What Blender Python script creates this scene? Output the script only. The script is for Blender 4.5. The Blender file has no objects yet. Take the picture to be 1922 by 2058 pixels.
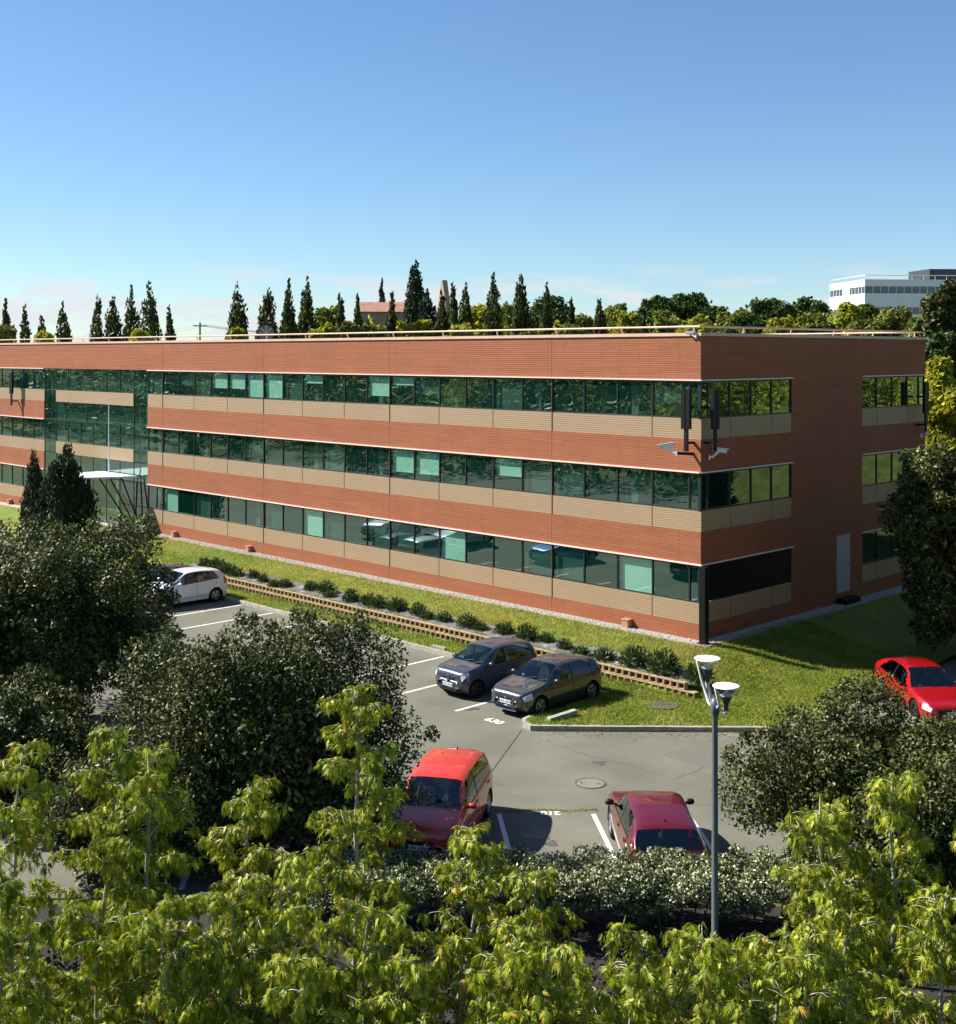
import bpy, bmesh, math, random
import numpy as np
from mathutils import Vector, Matrix, Quaternion

C = bpy.context.scene.collection
SC = bpy.context.scene
PI = math.pi
R_ = math.radians

# ------------------------------------------------------------------ camera, sky, sun, exposure
# world: X runs along the long brick facade (its right corner is X=0,Y=0), Y runs into the building, car park is z=0
CAMX, CAMY, CAMZ = 26.8, -37.8, 11.4
YAW = R_(135.52)
FWD = np.array([math.cos(YAW), math.sin(YAW)]); RGT = np.array([math.sin(YAW), -math.cos(YAW)])
def W(lat, dep):
    """plan position from metres to the right of and ahead of the view point"""
    p = np.array([CAMX, CAMY]) + lat*RGT + dep*FWD
    return float(p[0]), float(p[1])

cam = bpy.data.cameras.new('camera'); camo = bpy.data.objects.new('camera', cam); C.objects.link(camo)
camo.location = (CAMX, CAMY, CAMZ); camo.rotation_euler = (PI/2, 0, YAW-PI/2)
cam.sensor_fit = 'HORIZONTAL'; cam.sensor_width = 36; cam.lens = 46.71
cam.shift_y = -317/1922; cam.clip_end = 6000; cam.clip_start = .1
SC.camera = camo

SUN_AZ, SUN_EL = R_(30), R_(40)          # azimuth the light travels towards (from +X), elevation
w = bpy.data.worlds.new('World'); SC.world = w; w.use_nodes = True
nt = w.node_tree; nt.nodes.clear()
out = nt.nodes.new('ShaderNodeOutputWorld'); bg = nt.nodes.new('ShaderNodeBackground'); sky = nt.nodes.new('ShaderNodeTexSky')
sky.sky_type = 'NISHITA'; sky.sun_disc = False; sky.sun_elevation = SUN_EL
sky.sun_rotation = math.atan2(-math.cos(SUN_AZ), -math.sin(SUN_AZ))
sky.air_density = 1.0; sky.dust_density = .0; sky.ozone_density = 3.0; sky.altitude = 150
bg.inputs['Strength'].default_value = .054
bg2 = nt.nodes.new('ShaderNodeBackground'); bg2.inputs['Color'].default_value = (.93,.95,1,1); bg2.inputs['Strength'].default_value = .42
tc = nt.nodes.new('ShaderNodeTexCoord'); mp = nt.nodes.new('ShaderNodeMapping'); mp.inputs['Scale'].default_value = (1,1,4.2)
nz = nt.nodes.new('ShaderNodeTexNoise'); nz.inputs['Scale'].default_value = 13; nz.inputs['Detail'].default_value = 7; nz.inputs['Roughness'].default_value = .55
sp = nt.nodes.new('ShaderNodeSeparateXYZ')
band = nt.nodes.new('ShaderNodeValToRGB')
e = band.color_ramp.elements
e[0].position = 0; e[0].color = (.21,.21,.21,1); e[1].position = .085; e[1].color = (0,0,0,1)
ne = band.color_ramp.elements.new(.045); ne.color = (.13,.13,.13,1)
add = nt.nodes.new('ShaderNodeMath'); add.operation = 'ADD'
rmp = nt.nodes.new('ShaderNodeValToRGB'); rmp.color_ramp.elements[0].position = .60; rmp.color_ramp.elements[1].position = .70
L = nt.links.new
L(tc.outputs['Generated'], mp.inputs['Vector']); L(mp.outputs['Vector'], nz.inputs['Vector']); L(tc.outputs['Generated'], sp.inputs[0])
L(sp.outputs['Z'], band.inputs[0]); L(nz.outputs['Fac'], add.inputs[0]); L(band.outputs['Color'], add.inputs[1]); L(add.outputs[0], rmp.inputs[0])
mixw = nt.nodes.new('ShaderNodeMixShader')
cut = nt.nodes.new('ShaderNodeValToRGB'); cut.color_ramp.elements[0].position = .045; cut.color_ramp.elements[0].color = (1,1,1,1); cut.color_ramp.elements[1].position = .075; cut.color_ramp.elements[1].color = (0,0,0,1)
mul2 = nt.nodes.new('ShaderNodeMath'); mul2.operation = 'MULTIPLY'
mulw = nt.nodes.new('ShaderNodeMath'); mulw.operation = 'MULTIPLY'; mulw.inputs[1].default_value = .85
L(rmp.outputs['Color'], mul2.inputs[0]); L(cut.outputs['Color'], mul2.inputs[1]); L(mul2.outputs[0], mulw.inputs[0]); L(mulw.outputs[0], mixw.inputs[0])
tintn = nt.nodes.new('ShaderNodeMix'); tintn.data_type = 'RGBA'; tintn.blend_type = 'MULTIPLY'; tintn.inputs[0].default_value = 1; tintn.inputs[7].default_value = (.95,1.12,1.28,1)
L(sp.outputs['Z'], cut.inputs[0]); L(sky.outputs[0], tintn.inputs[6]); L(tintn.outputs[2], bg.inputs['Color']); L(bg.outputs[0], mixw.inputs[1]); L(bg2.outputs[0], mixw.inputs[2]); L(mixw.outputs[0], out.inputs['Surface'])

sun = bpy.data.lights.new('sun', 'SUN'); suno = bpy.data.objects.new('sun', sun); C.objects.link(suno)
sun.energy = 5.0; sun.angle = R_(.5); sun.color = (1,.95,.86)
sd = Vector((math.cos(SUN_AZ)*math.cos(SUN_EL), math.sin(SUN_AZ)*math.cos(SUN_EL), -math.sin(SUN_EL)))
suno.rotation_euler = sd.to_track_quat('-Z', 'Y').to_euler(); suno.location = (-40,-60,60)
SC.view_settings.view_transform = 'Standard'; SC.view_settings.look = 'None'
SC.view_settings.exposure = 1.05; SC.view_settings.gamma = 1
SC.cycles.max_bounces = 8; SC.cycles.transparent_max_bounces = 16; SC.cycles.sample_clamp_indirect = 4
SC.cycles.caustics_reflective = False; SC.cycles.caustics_refractive = False

# ------------------------------------------------------------------ materials
def newmat(name):
    m = bpy.data.materials.new(name); m.use_nodes = True
    return m, m.node_tree, m.node_tree.nodes['Principled BSDF']
def mat(name, col, rough=.6, metal=0, spec=.5, noise=0, nscale=5, bump=0, bscale=40, coat=0, transmission=0, col2=None, detail=5):
    m, t, b = newmat(name)
    b.inputs['Base Color'].default_value = (*col, 1); b.inputs['Roughness'].default_value = rough
    b.inputs['Metallic'].default_value = metal; b.inputs['Specular IOR Level'].default_value = spec
    b.inputs['Coat Weight'].default_value = coat; b.inputs['Coat Roughness'].default_value = .03
    b.inputs['Transmission Weight'].default_value = transmission
    if noise or bump:
        c = t.nodes.new('ShaderNodeTexCoord')
    if noise or col2:
        c = t.nodes.new('ShaderNodeTexCoord')
        n = t.nodes.new('ShaderNodeTexNoise'); n.inputs['Scale'].default_value = nscale; n.inputs['Detail'].default_value = detail
        n.inputs['Roughness'].default_value = .65
        t.links.new(c.outputs['Object'], n.inputs['Vector'])
        r = t.nodes.new('ShaderNodeValToRGB')
        c2 = col2 or tuple(min(1, x*(1+noise)) for x in col); c1 = col if col2 else tuple(x*(1-noise) for x in col)
        r.color_ramp.elements[0].position = .33; r.color_ramp.elements[0].color = (*c1, 1)
        r.color_ramp.elements[1].position = .67; r.color_ramp.elements[1].color = (*c2, 1)
        t.links.new(n.outputs['Fac'], r.inputs[0]); t.links.new(r.outputs[0], b.inputs['Base Color'])
    if bump:
        n2 = t.nodes.new('ShaderNodeTexNoise'); n2.inputs['Scale'].default_value = bscale; n2.inputs['Detail'].default_value = 4
        t.links.new(c.outputs['Object'], n2.inputs['Vector'])
        bp = t.nodes.new('ShaderNodeBump'); bp.inputs['Strength'].default_value = bump; bp.inputs['Distance'].default_value = .03
        t.links.new(n2.outputs['Fac'], bp.inputs['Height']); t.links.new(bp.outputs[0], b.inputs['Normal'])
    return m

def facade_coords(t):
    """vector (x+y, z, 0): continuous round the corner of the building"""
    c = t.nodes.new('ShaderNodeTexCoord'); s = t.nodes.new('ShaderNodeSeparateXYZ'); t.links.new(c.outputs['Object'], s.inputs[0])
    a = t.nodes.new('ShaderNodeMath'); a.operation = 'ADD'; t.links.new(s.outputs[0], a.inputs[0]); t.links.new(s.outputs[1], a.inputs[1])
    k = t.nodes.new('ShaderNodeCombineXYZ'); t.links.new(a.outputs[0], k.inputs[0]); t.links.new(s.outputs[2], k.inputs[1])
    return c, s, k

def mk_brick():
    m, t, b = newmat('terracotta_brick')
    c, s, k = facade_coords(t)
    br = t.nodes.new('ShaderNodeTexBrick'); br.inputs['Scale'].default_value = 1
    br.inputs['Brick Width'].default_value = 1.9; br.inputs['Row Height'].default_value = .085; br.inputs['Mortar Size'].default_value = .012
    br.inputs['Mortar Smooth'].default_value = .25; br.inputs['Bias'].default_value = -.1
    br.inputs['Color1'].default_value = (.335,.112,.049,1); br.inputs['Color2'].default_value = (.378,.132,.060,1); br.inputs['Mortar'].default_value = (.19,.062,.030,1)
    t.links.new(k.outputs[0], br.inputs['Vector'])
    n = t.nodes.new('ShaderNodeTexNoise'); n.inputs['Scale'].default_value = .55; n.inputs['Detail'].default_value = 7; n.inputs['Roughness'].default_value = .7
    mpp = t.nodes.new('ShaderNodeMapping'); mpp.inputs['Scale'].default_value = (1,1.6,1); t.links.new(k.outputs[0], mpp.inputs[0]); t.links.new(mpp.outputs[0], n.inputs['Vector'])
    r = t.nodes.new('ShaderNodeValToRGB'); r.color_ramp.elements[0].position = .3; r.color_ramp.elements[0].color = (.90,.885,.875,1)
    r.color_ramp.elements[1].position = .72; r.color_ramp.elements[1].color = (1.06,1.06,1.06,1); t.links.new(n.outputs['Fac'], r.inputs[0])
    mx = t.nodes.new('ShaderNodeMix'); mx.data_type = 'RGBA'; mx.blend_type = 'MULTIPLY'; mx.inputs[0].default_value = 1
    t.links.new(br.outputs['Color'], mx.inputs[6]); t.links.new(r.outputs[0], mx.inputs[7]); t.links.new(mx.outputs[2], b.inputs['Base Color'])
    bp = t.nodes.new('ShaderNodeBump'); bp.inputs['Strength'].default_value = .5; bp.inputs['Distance'].default_value = .012; bp.invert = True
    t.links.new(br.outputs['Fac'], bp.inputs['Height']); t.links.new(bp.outputs[0], b.inputs['Normal'])
    b.inputs['Roughness'].default_value = .75; b.inputs['Specular IOR Level'].default_value = .3
    return m
def mk_louvre():
    m, t, b = newmat('beige_ribbed_cladding')
    c, s, k = facade_coords(t)
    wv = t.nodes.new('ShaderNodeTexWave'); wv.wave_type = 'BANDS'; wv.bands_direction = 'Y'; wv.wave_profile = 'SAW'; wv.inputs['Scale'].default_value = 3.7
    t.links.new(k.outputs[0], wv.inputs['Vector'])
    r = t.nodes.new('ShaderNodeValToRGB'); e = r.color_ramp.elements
    e[0].position = .02; e[0].color = (.15,.10,.060,1); e[1].position = .38; e[1].color = (.455,.315,.19,1)  # shadow lines of the ribs put into the colour as dark grooves
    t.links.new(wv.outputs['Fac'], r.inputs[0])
    n = t.nodes.new('ShaderNodeTexNoise'); n.inputs['Scale'].default_value = .5; n.inputs['Detail'].default_value = 4; t.links.new(k.outputs[0], n.inputs['Vector'])
    r2 = t.nodes.new('ShaderNodeValToRGB'); r2.color_ramp.elements[0].color = (.88,.88,.88,1); r2.color_ramp.elements[1].color = (1.05,1.05,1.05,1); t.links.new(n.outputs['Fac'], r2.inputs[0])
    mx = t.nodes.new('ShaderNodeMix'); mx.data_type = 'RGBA'; mx.blend_type = 'MULTIPLY'; mx.inputs[0].default_value = 1
    t.links.new(r.outputs[0], mx.inputs[6]); t.links.new(r2.outputs[0], mx.inputs[7]); t.links.new(mx.outputs[2], b.inputs['Base Color'])
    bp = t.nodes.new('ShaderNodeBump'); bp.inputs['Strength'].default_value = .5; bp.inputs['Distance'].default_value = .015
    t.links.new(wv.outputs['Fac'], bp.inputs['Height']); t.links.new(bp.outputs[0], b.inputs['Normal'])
    b.inputs['Roughness'].default_value = .55
    return m
def mk_glass(name, tint, refl, wob=.06, scale=.8, film=None):
    m = bpy.data.materials.new(name); m.use_nodes = True; t = m.node_tree; t.nodes.clear()
    o = t.nodes.new('ShaderNodeOutputMaterial'); tr = t.nodes.new('ShaderNodeBsdfTransparent'); gl = t.nodes.new('ShaderNodeBsdfGlossy'); mx = t.nodes.new('ShaderNodeMixShader')
    tr.inputs[0].default_value = (*tint,1); gl.inputs[0].default_value = (.92,1,.97,1); gl.inputs['Roughness'].default_value = .0
    fr = t.nodes.new('ShaderNodeLayerWeight'); fr.inputs['Blend'].default_value = .5      # both sides alike, so sunlight also passes inwards
    pw = t.nodes.new('ShaderNodeMath'); pw.operation = 'POWER'; pw.inputs[1].default_value = 4.5; t.links.new(fr.outputs['Facing'], pw.inputs[0])
    ad = t.nodes.new('ShaderNodeMath'); ad.operation = 'ADD'; ad.inputs[1].default_value = refl+.04; ad.use_clamp = True
    t.links.new(pw.outputs[0], ad.inputs[0]); t.links.new(ad.outputs[0], mx.inputs[0]); t.links.new(tr.outputs[0], mx.inputs[1]); t.links.new(gl.outputs[0], mx.inputs[2]); t.links.new(mx.outputs[0], o.inputs[0])
    if film:
        df = t.nodes.new('ShaderNodeBsdfDiffuse'); df.inputs[0].default_value = (*film,1); m2 = t.nodes.new('ShaderNodeMixShader'); m2.inputs[0].default_value = .11
        t.links.new(tr.outputs[0], m2.inputs[1]); t.links.new(df.outputs[0], m2.inputs[2]); t.links.new(m2.outputs[0], mx.inputs[1]); gl.inputs[0].default_value = (.80,1,.92,1)
    if wob:
        c = t.nodes.new('ShaderNodeTexCoord'); n = t.nodes.new('ShaderNodeTexNoise'); n.inputs['Scale'].default_value = scale; n.inputs['Detail'].default_value = 1
        t.links.new(c.outputs['Object'], n.inputs['Vector'])
        bp = t.nodes.new('ShaderNodeBump'); bp.inputs['Strength'].default_value = 1; bp.inputs['Distance'].default_value = wob
        t.links.new(n.outputs['Fac'], bp.inputs['Height']); t.links.new(bp.outputs[0], gl.inputs['Normal']); t.links.new(bp.outputs[0], fr.inputs['Normal'])
    return m
def leafmat(name, cols, trans=.3, rough=.5, spec=.35):
    m, t, b = newmat(name)
    at = t.nodes.new('ShaderNodeAttribute'); at.attribute_name = 'tint'
    r = t.nodes.new('ShaderNodeValToRGB'); e = r.color_ramp.elements
    for i, (p, c) in enumerate(cols):
        if i == 0: e[0].position = p; e[0].color = (*c,1)
        elif i == 1: e[1].position = p; e[1].color = (*c,1)
        else: x = e.new(p); x.color = (*c,1)
    t.links.new(at.outputs['Fac'], r.inputs[0]); t.links.new(r.outputs[0], b.inputs['Base Color'])
    b.inputs['Roughness'].default_value = rough; b.inputs['Specular IOR Level'].default_value = spec
    if trans:
        o = t.nodes['Material Output']; tl = t.nodes.new('ShaderNodeBsdfTranslucent'); mx = t.nodes.new('ShaderNodeMixShader'); mx.inputs[0].default_value = trans
        t.links.new(r.outputs[0], tl.inputs[0]); t.links.new(b.outputs[0], mx.inputs[1]); t.links.new(tl.outputs[0], mx.inputs[2]); t.links.new(mx.outputs[0], o.inputs[0])
    return m
def mk_ground(name, cols, scale, bump=.4, big=None, rough=.9):
    """three-colour mottled ground: fine noise through a ramp, times a broad noise"""
    m, t, b = newmat(name)
    c = t.nodes.new('ShaderNodeTexCoord')
    n = t.nodes.new('ShaderNodeTexNoise'); n.inputs['Scale'].default_value = scale; n.inputs['Detail'].default_value = 8; n.inputs['Roughness'].default_value = .7
    t.links.new(c.outputs['Object'], n.inputs['Vector'])
    r = t.nodes.new('ShaderNodeValToRGB'); e = r.color_ramp.elements
    for i, (p, k) in enumerate(cols):
        if i < 2: e[i].position = p; e[i].color = (*k,1)
        else: x = e.new(p); x.color = (*k,1)
    t.links.new(n.outputs['Fac'], r.inputs[0]); last = r.outputs[0]
    if big:
        n2 = t.nodes.new('ShaderNodeTexNoise'); n2.inputs['Scale'].default_value = big[0]; n2.inputs['Detail'].default_value = 5; t.links.new(c.outputs['Object'], n2.inputs['Vector'])
        r2 = t.nodes.new('ShaderNodeValToRGB'); r2.color_ramp.elements[0].position = .35; r2.color_ramp.elements[1].position = .68
        r2.color_ramp.elements[0].color = (*big[1],1); r2.color_ramp.elements[1].color = (*big[2],1); t.links.new(n2.outputs['Fac'], r2.inputs[0])
        mx = t.nodes.new('ShaderNodeMix'); mx.data_type = 'RGBA'; mx.blend_type = 'MULTIPLY'; mx.inputs[0].default_value = 1
        t.links.new(last, mx.inputs[6]); t.links.new(r2.outputs[0], mx.inputs[7]); last = mx.outputs[2]
    t.links.new(last, b.inputs['Base Color']); b.inputs['Roughness'].default_value = rough; b.inputs['Specular IOR Level'].default_value = .2
    bp = t.nodes.new('ShaderNodeBump'); bp.inputs['Strength'].default_value = bump; bp.inputs['Distance'].default_value = .03
    t.links.new(n.outputs['Fac'], bp.inputs['Height']); t.links.new(bp.outputs[0], b.inputs['Normal'])
    return m

M = {}
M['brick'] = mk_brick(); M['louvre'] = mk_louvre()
M['glass'] = mk_glass('green_solar_glass', (.58,.86,.76), .17, .006, .6, (.016,.16,.12))
M['car_glass'] = mk_glass('car_glass', (.42,.50,.50), .05, 0)
M['clear'] = mk_glass('clear_lamp_glass', (.93,.95,.92), .02, 0)
M['blind'] = mat('blind_fabric', (.86,.88,.82), .9, noise=.04, nscale=3)
M['ledge'] = mat('pale_metal_ledge', (.78,.66,.58), .5)
M['coping'] = mat('pinkish_coping', (.62,.42,.31), .5, noise=.08, nscale=2)
M['vent'] = mat('terracotta_vent', (.44,.21,.13), .8, noise=.1, nscale=6)
M['joint'] = mat('dark_joint', (.13,.06,.04), .9)
M['frame'] = mat('dark_green_frame', (.012,.022,.02), .4)
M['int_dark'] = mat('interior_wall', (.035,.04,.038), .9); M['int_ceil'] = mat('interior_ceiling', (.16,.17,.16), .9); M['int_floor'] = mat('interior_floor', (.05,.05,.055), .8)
M['desk'] = mat('interior_furniture', (.14,.13,.12), .6, noise=.3, nscale=1)
M['shade_f'] = mat('grey_curtain', (.075,.085,.08), .9, noise=.1, nscale=2)
M['roof'] = mat('roof_gravel', (.35,.33,.30), .9, noise=.3, nscale=6)
M['black'] = mat('black_metal', (.006,.006,.007), .45, spec=.3)
M['dark_refl'] = mat('dark_reflection', (.008,.008,.009), .55, spec=.2)  # near-black colour imitating a dark reflection in window glass
M['doorgrey'] = mat('grey_door', (.42,.36,.38), .6)
M['white_plastic'] = mat('white_plastic', (.80,.80,.80), .35); M['white'] = mat('white_paint', (.80,.80,.78), .5)
M['canopy'] = mat('pale_blue_canopy', (.72,.80,.84), .35); M['steel'] = mat('brushed_steel', (.55,.56,.57), .35, metal=.8)
M['post'] = mat('dark_green_post', (.10,.125,.12), .38, noise=.1, nscale=3); M['lamp_dark'] = mat('lamp_dark_cone', (.05,.05,.055), .5); M['lamp_grey'] = mat('lamp_grey', (.62,.63,.64), .35)
M['asphalt'] = mk_ground('asphalt', [(.30,(.128,.126,.102)),(.5,(.163,.161,.129)),(.72,(.225,.222,.18))], 26, .25, (.42,(.80,.795,.78),(1.10,1.09,1.05)))
M['seam'] = mat('asphalt_seam', (.045,.043,.038), .9)
M['marking'] = mat('white_road_paint', (.74,.73,.69), .7, noise=.12, nscale=14)
M['kerb'] = mat('kerb_concrete', (.34,.32,.27), .85, noise=.25, nscale=5, bump=.4, bscale=30)
M['lawn'] = mk_ground('lawn_turf', [(.30,(.085,.11,.014)),(.50,(.17,.20,.030)),(.70,(.30,.28,.07))], 5.5, .9, (.55,(.62,.92,.6),(1.35,1.1,1.1)))
M['ground'] = mk_ground('rough_ground', [(.30,(.045,.06,.014)),(.50,(.10,.115,.03)),(.72,(.19,.16,.07))], 1.2, .8, (.05,(.75,.85,.75),(1.2,1.1,1.1)))
M['blade'] = leafmat('grass_blades', [(0,(.11,.165,.012)),(.55,(.23,.28,.032)),(1,(.43,.38,.11))], .3, .6, .2)
M['gravel'] = mk_ground('gravel', [(.3,(.16,.15,.13)),(.5,(.40,.37,.32)),(.7,(.62,.58,.52))], 14, .9)
M['bed'] = mk_ground('weed_mat', [(.34,(.085,.082,.08)),(.55,(.16,.158,.155)),(.72,(.40,.39,.37))], 2.2, .5)
M['planter'] = mat('ochre_planter_concrete', (.35,.25,.13), .9, noise=.35, nscale=6); M['soil'] = mat('planter_soil', (.055,.032,.02), .95, noise=.4, nscale=9)
M['manhole'] = mat('manhole_iron', (.11,.095,.08), .7, noise=.2, nscale=20, bump=.4, bscale=60); M['manhole_c'] = mat('manhole_concrete', (.185,.178,.15), .8, noise=.2, nscale=12)
M['bark'] = mat('grey_bark', (.12,.10,.08), .9, noise=.35, nscale=14); M['bark_pale'] = mat('pale_bark', (.36,.33,.28), .7, noise=.3, nscale=18)
M['oak'] = leafmat('holm_oak_leaf', [(0,(.022,.032,.006)),(.5,(.066,.082,.015)),(.82,(.16,.17,.042)),(1,(.33,.33,.13))], .16, .5, .3)  # palest tint puts highlights on the foliage into the leaf colour
M['maple'] = leafmat('maple_leaf', [(0,(.09,.12,.004)),(.5,(.275,.33,.012)),(.86,(.47,.50,.045)),(.97,(.62,.56,.08)),(1,(.55,.32,.03))], .26, .42, .35)
M['hedge'] = leafmat('variegated_leaf', [(0,(.03,.045,.012)),(.40,(.10,.125,.035)),(.65,(.36,.37,.17)),(1,(.70,.68,.46))], .04, .45, .4)
M['column'] = leafmat('columnar_leaf', [(0,(.018,.030,.008)),(.55,(.055,.075,.018)),(.85,(.15,.155,.028)),(1,(.25,.22,.045))], .25, .6, .2)
M['cypress'] = leafmat('cypress_leaf', [(0,(.008,.018,.008)),(.7,(.024,.046,.018)),(1,(.055,.085,.03))], .1, .6, .2)
M['pine'] = leafmat('pine_leaf', [(0,(.020,.048,.010)),(.6,(.060,.115,.020)),(1,(.14,.19,.042))], .2, .6, .2)
M['olive'] = leafmat('olive_green_leaf', [(0,(.075,.10,.014)),(.55,(.23,.26,.045)),(1,(.40,.39,.10))], .3, .6, .2)
M['yellow'] = leafmat('yellow_green_leaf', [(0,(.15,.16,.014)),(.55,(.43,.43,.035)),(1,(.65,.56,.06))], .35, .6, .2)
M['shrub'] = leafmat('shrub_leaf', [(0,(.022,.045,.012)),(.55,(.065,.11,.026)),(1,(.16,.20,.06))], .15, .55, .3)
M['wall_stone'] = mat('old_plaster', (.36,.27,.17), .9, noise=.2, nscale=.6); M['rooftile'] = mat('faded_roof_tile', (.36,.19,.13), .9, noise=.25, nscale=1.5)
M['white_wall'] = mat('white_panel', (.80,.80,.80), .5, noise=.03, nscale=.3); M['far_glass'] = mat('far_dark_glass', (.03,.05,.06), .08, spec=.8); M['far_dark'] = mat('dark_cladding', (.045,.05,.058), .5)
M['tyre'] = mat('tyre_rubber', (.012,.012,.012), .8, spec=.2); M['rim'] = mat('alloy_rim', (.50,.51,.53), .3, metal=.85); M['rim_dark'] = mat('dark_alloy', (.09,.09,.10), .3, metal=.8)
M['trim'] = mat('black_trim', (.010,.010,.011), .5, spec=.3); M['chrome'] = mat('chrome', (.75,.76,.78), .12, metal=1)
M['lens'] = mat('headlight_lens', (.62,.66,.70), .08, spec=.8, coat=1); M['tail'] = mat('tail_lens', (.32,.008,.010), .1, spec=.6, coat=1)
M['plate'] = mat('number_plate', (.75,.75,.73), .5); M['plate_blue'] = mat('plate_blue', (.02,.06,.32), .5); M['seat'] = mat('car_seat', (.045,.045,.05), .9); M['dash'] = mat('dashboard', (.03,.03,.033), .7)
def paint(name, col, metal=.35, rough=.32):
    m = mat(name, col, rough, metal=metal, coat=1); return m

# ------------------------------------------------------------------ mesh builders
class MB:
    def __init__(s): s.v = []; s.f = []; s.m = []
    def add(s, v, f, m=0):
        o = len(s.v); s.v += [tuple(map(float, p)) for p in v]
        for q in f: s.f.append(tuple(o+i for i in q)); s.m.append(m)
    def box(s, x0, x1, y0, y1, z0, z1, m=0):
        s.add([(x0,y0,z0),(x1,y0,z0),(x1,y1,z0),(x0,y1,z0),(x0,y0,z1),(x1,y0,z1),(x1,y1,z1),(x0,y1,z1)],
              [(0,3,2,1),(4,5,6,7),(0,1,5,4),(1,2,6,5),(2,3,7,6),(3,0,4,7)], m)
    def prism(s, poly, z0, z1, m=0):
        n = len(poly); s.add([(x,y,z0) for x,y in poly]+[(x,y,z1) for x,y in poly],
              [tuple(range(n-1,-1,-1)), tuple(range(n,2*n))]+[(i,(i+1)%n,n+(i+1)%n,n+i) for i in range(n)], m)
    def tube(s, pts, rad, n=6, m=0, cap=True):
        pts = [Vector(p) for p in pts]; k = len(pts)
        if not hasattr(rad, '__len__'): rad = [rad]*k
        V = []; up = None
        for i in range(k):
            d = (pts[min(i+1,k-1)]-pts[max(i-1,0)])
            if d.length < 1e-9: d = Vector((0,0,1))
            d.normalize()
            if up is None: up = Vector((1,0,0)) if abs(d.x) < .8 else Vector((0,1,0))
            a = (up - d*up.dot(d)).normalized(); up = a; b = d.cross(a)
            for j in range(n):
                t = 2*PI*j/n; V.append(pts[i]+(a*math.cos(t)+b*math.sin(t))*rad[i])
        F = [(i*n+j, i*n+(j+1)%n, (i+1)*n+(j+1)%n, (i+1)*n+j) for i in range(k-1) for j in range(n)]
        if cap: F += [tuple(range(n-1,-1,-1)), tuple((k-1)*n+j for j in range(n))]
        s.add(V, F, m)
    def lathe(s, prof, o=(0,0,0), n=24, m=0, axis='z'):
        V = []
        for r, z in prof:
            for j in range(n):
                t = 2*PI*j/n
                p = (r*math.cos(t), r*math.sin(t), z) if axis == 'z' else (r*math.cos(t), z, r*math.sin(t))
                V.append((o[0]+p[0], o[1]+p[1], o[2]+p[2]))
        k = len(prof); sgn = axis == 'z'
        F = [(i*n+j, i*n+(j+1)%n, (i+1)*n+(j+1)%n, (i+1)*n+j) if sgn else (i*n+j, (i+1)*n+j, (i+1)*n+(j+1)%n, i*n+(j+1)%n) for i in range(k-1) for j in range(n)]
        s.add(V, F, m)
    def build(s, name, mats, parent=None, smooth=False, loc=None):
        me = bpy.data.meshes.new(name); me.from_pydata(s.v, [], s.f)
        return finish(me, name, mats, parent, smooth, s.m, loc)
def finish(me, name, mats, parent=None, smooth=False, mi=None, loc=None):
    if not isinstance(mats, (list, tuple)): mats = [mats]
    for x in mats: me.materials.append(x)
    if mi is not None and len(mats) > 1: me.polygons.foreach_set('material_index', np.array(mi, dtype=np.int32))
    me.polygons.foreach_set('use_smooth', np.full(len(me.polygons), bool(smooth)))
    me.update()
    o = bpy.data.objects.new(name, me); C.objects.link(o)
    if parent is not None: o.parent = parent
    if loc is not None: o.location = loc
    return o
def np_mesh(name, V, F, mats, parent=None, tint=None, smooth=False, loc=None):
    """V (n,3), F (m,k): fast mesh; tint: one value per face"""
    V = np.ascontiguousarray(V, dtype=np.float32); F = np.ascontiguousarray(F, dtype=np.int32)
    me = bpy.data.meshes.new(name); k = F.shape[1]
    me.vertices.add(len(V)); me.vertices.foreach_set('co', V.ravel())
    me.loops.add(F.size); me.loops.foreach_set('vertex_index', F.ravel())
    me.polygons.add(len(F)); me.polygons.foreach_set('loop_start', np.arange(0, F.size, k, dtype=np.int32))
    me.update(calc_edges=True)
    if tint is not None:
        a = me.attributes.new('tint', 'FLOAT', 'FACE'); a.data.foreach_set('value', np.ascontiguousarray(tint, dtype=np.float32))
    return finish(me, name, mats, parent, smooth, None, loc)
def empty(name, loc=(0,0,0), rz=0):
    o = bpy.data.objects.new(name, None); C.objects.link(o); o.location = loc; o.rotation_euler = (0,0,rz); o.empty_display_size = .3; return o
def tag(o, label, cat, group=None):
    o['label'] = label; o['category'] = cat
    if group: o['group'] = group
    return o
def struct(o): o['kind'] = 'structure'; return o
def stuff(o): o['kind'] = 'stuff'; return o
def copy_tree(src):
    r = src.copy(); C.objects.link(r)
    for ch in list(src.children):
        c = ch.copy(); C.objects.link(c); c.parent = r
        for g in list(ch.children):
            d = g.copy(); C.objects.link(d); d.parent = c
    return r
def sstep(a, b, x):
    t = np.clip((np.asarray(x, dtype=float)-a)/(b-a), 0, 1); return t*t*(3-2*t)
ORD = ['first','second','third','fourth','fifth','sixth','seventh','eighth','ninth','tenth','eleventh','twelfth','thirteenth','fourteenth','fifteenth','sixteenth','seventeenth',
       'eighteenth','nineteenth','twentieth','twenty-first','twenty-second','twenty-third','twenty-fourth','twenty-fifth','twenty-sixth','twenty-seventh','twenty-eighth','twenty-ninth','thirtieth']

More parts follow.
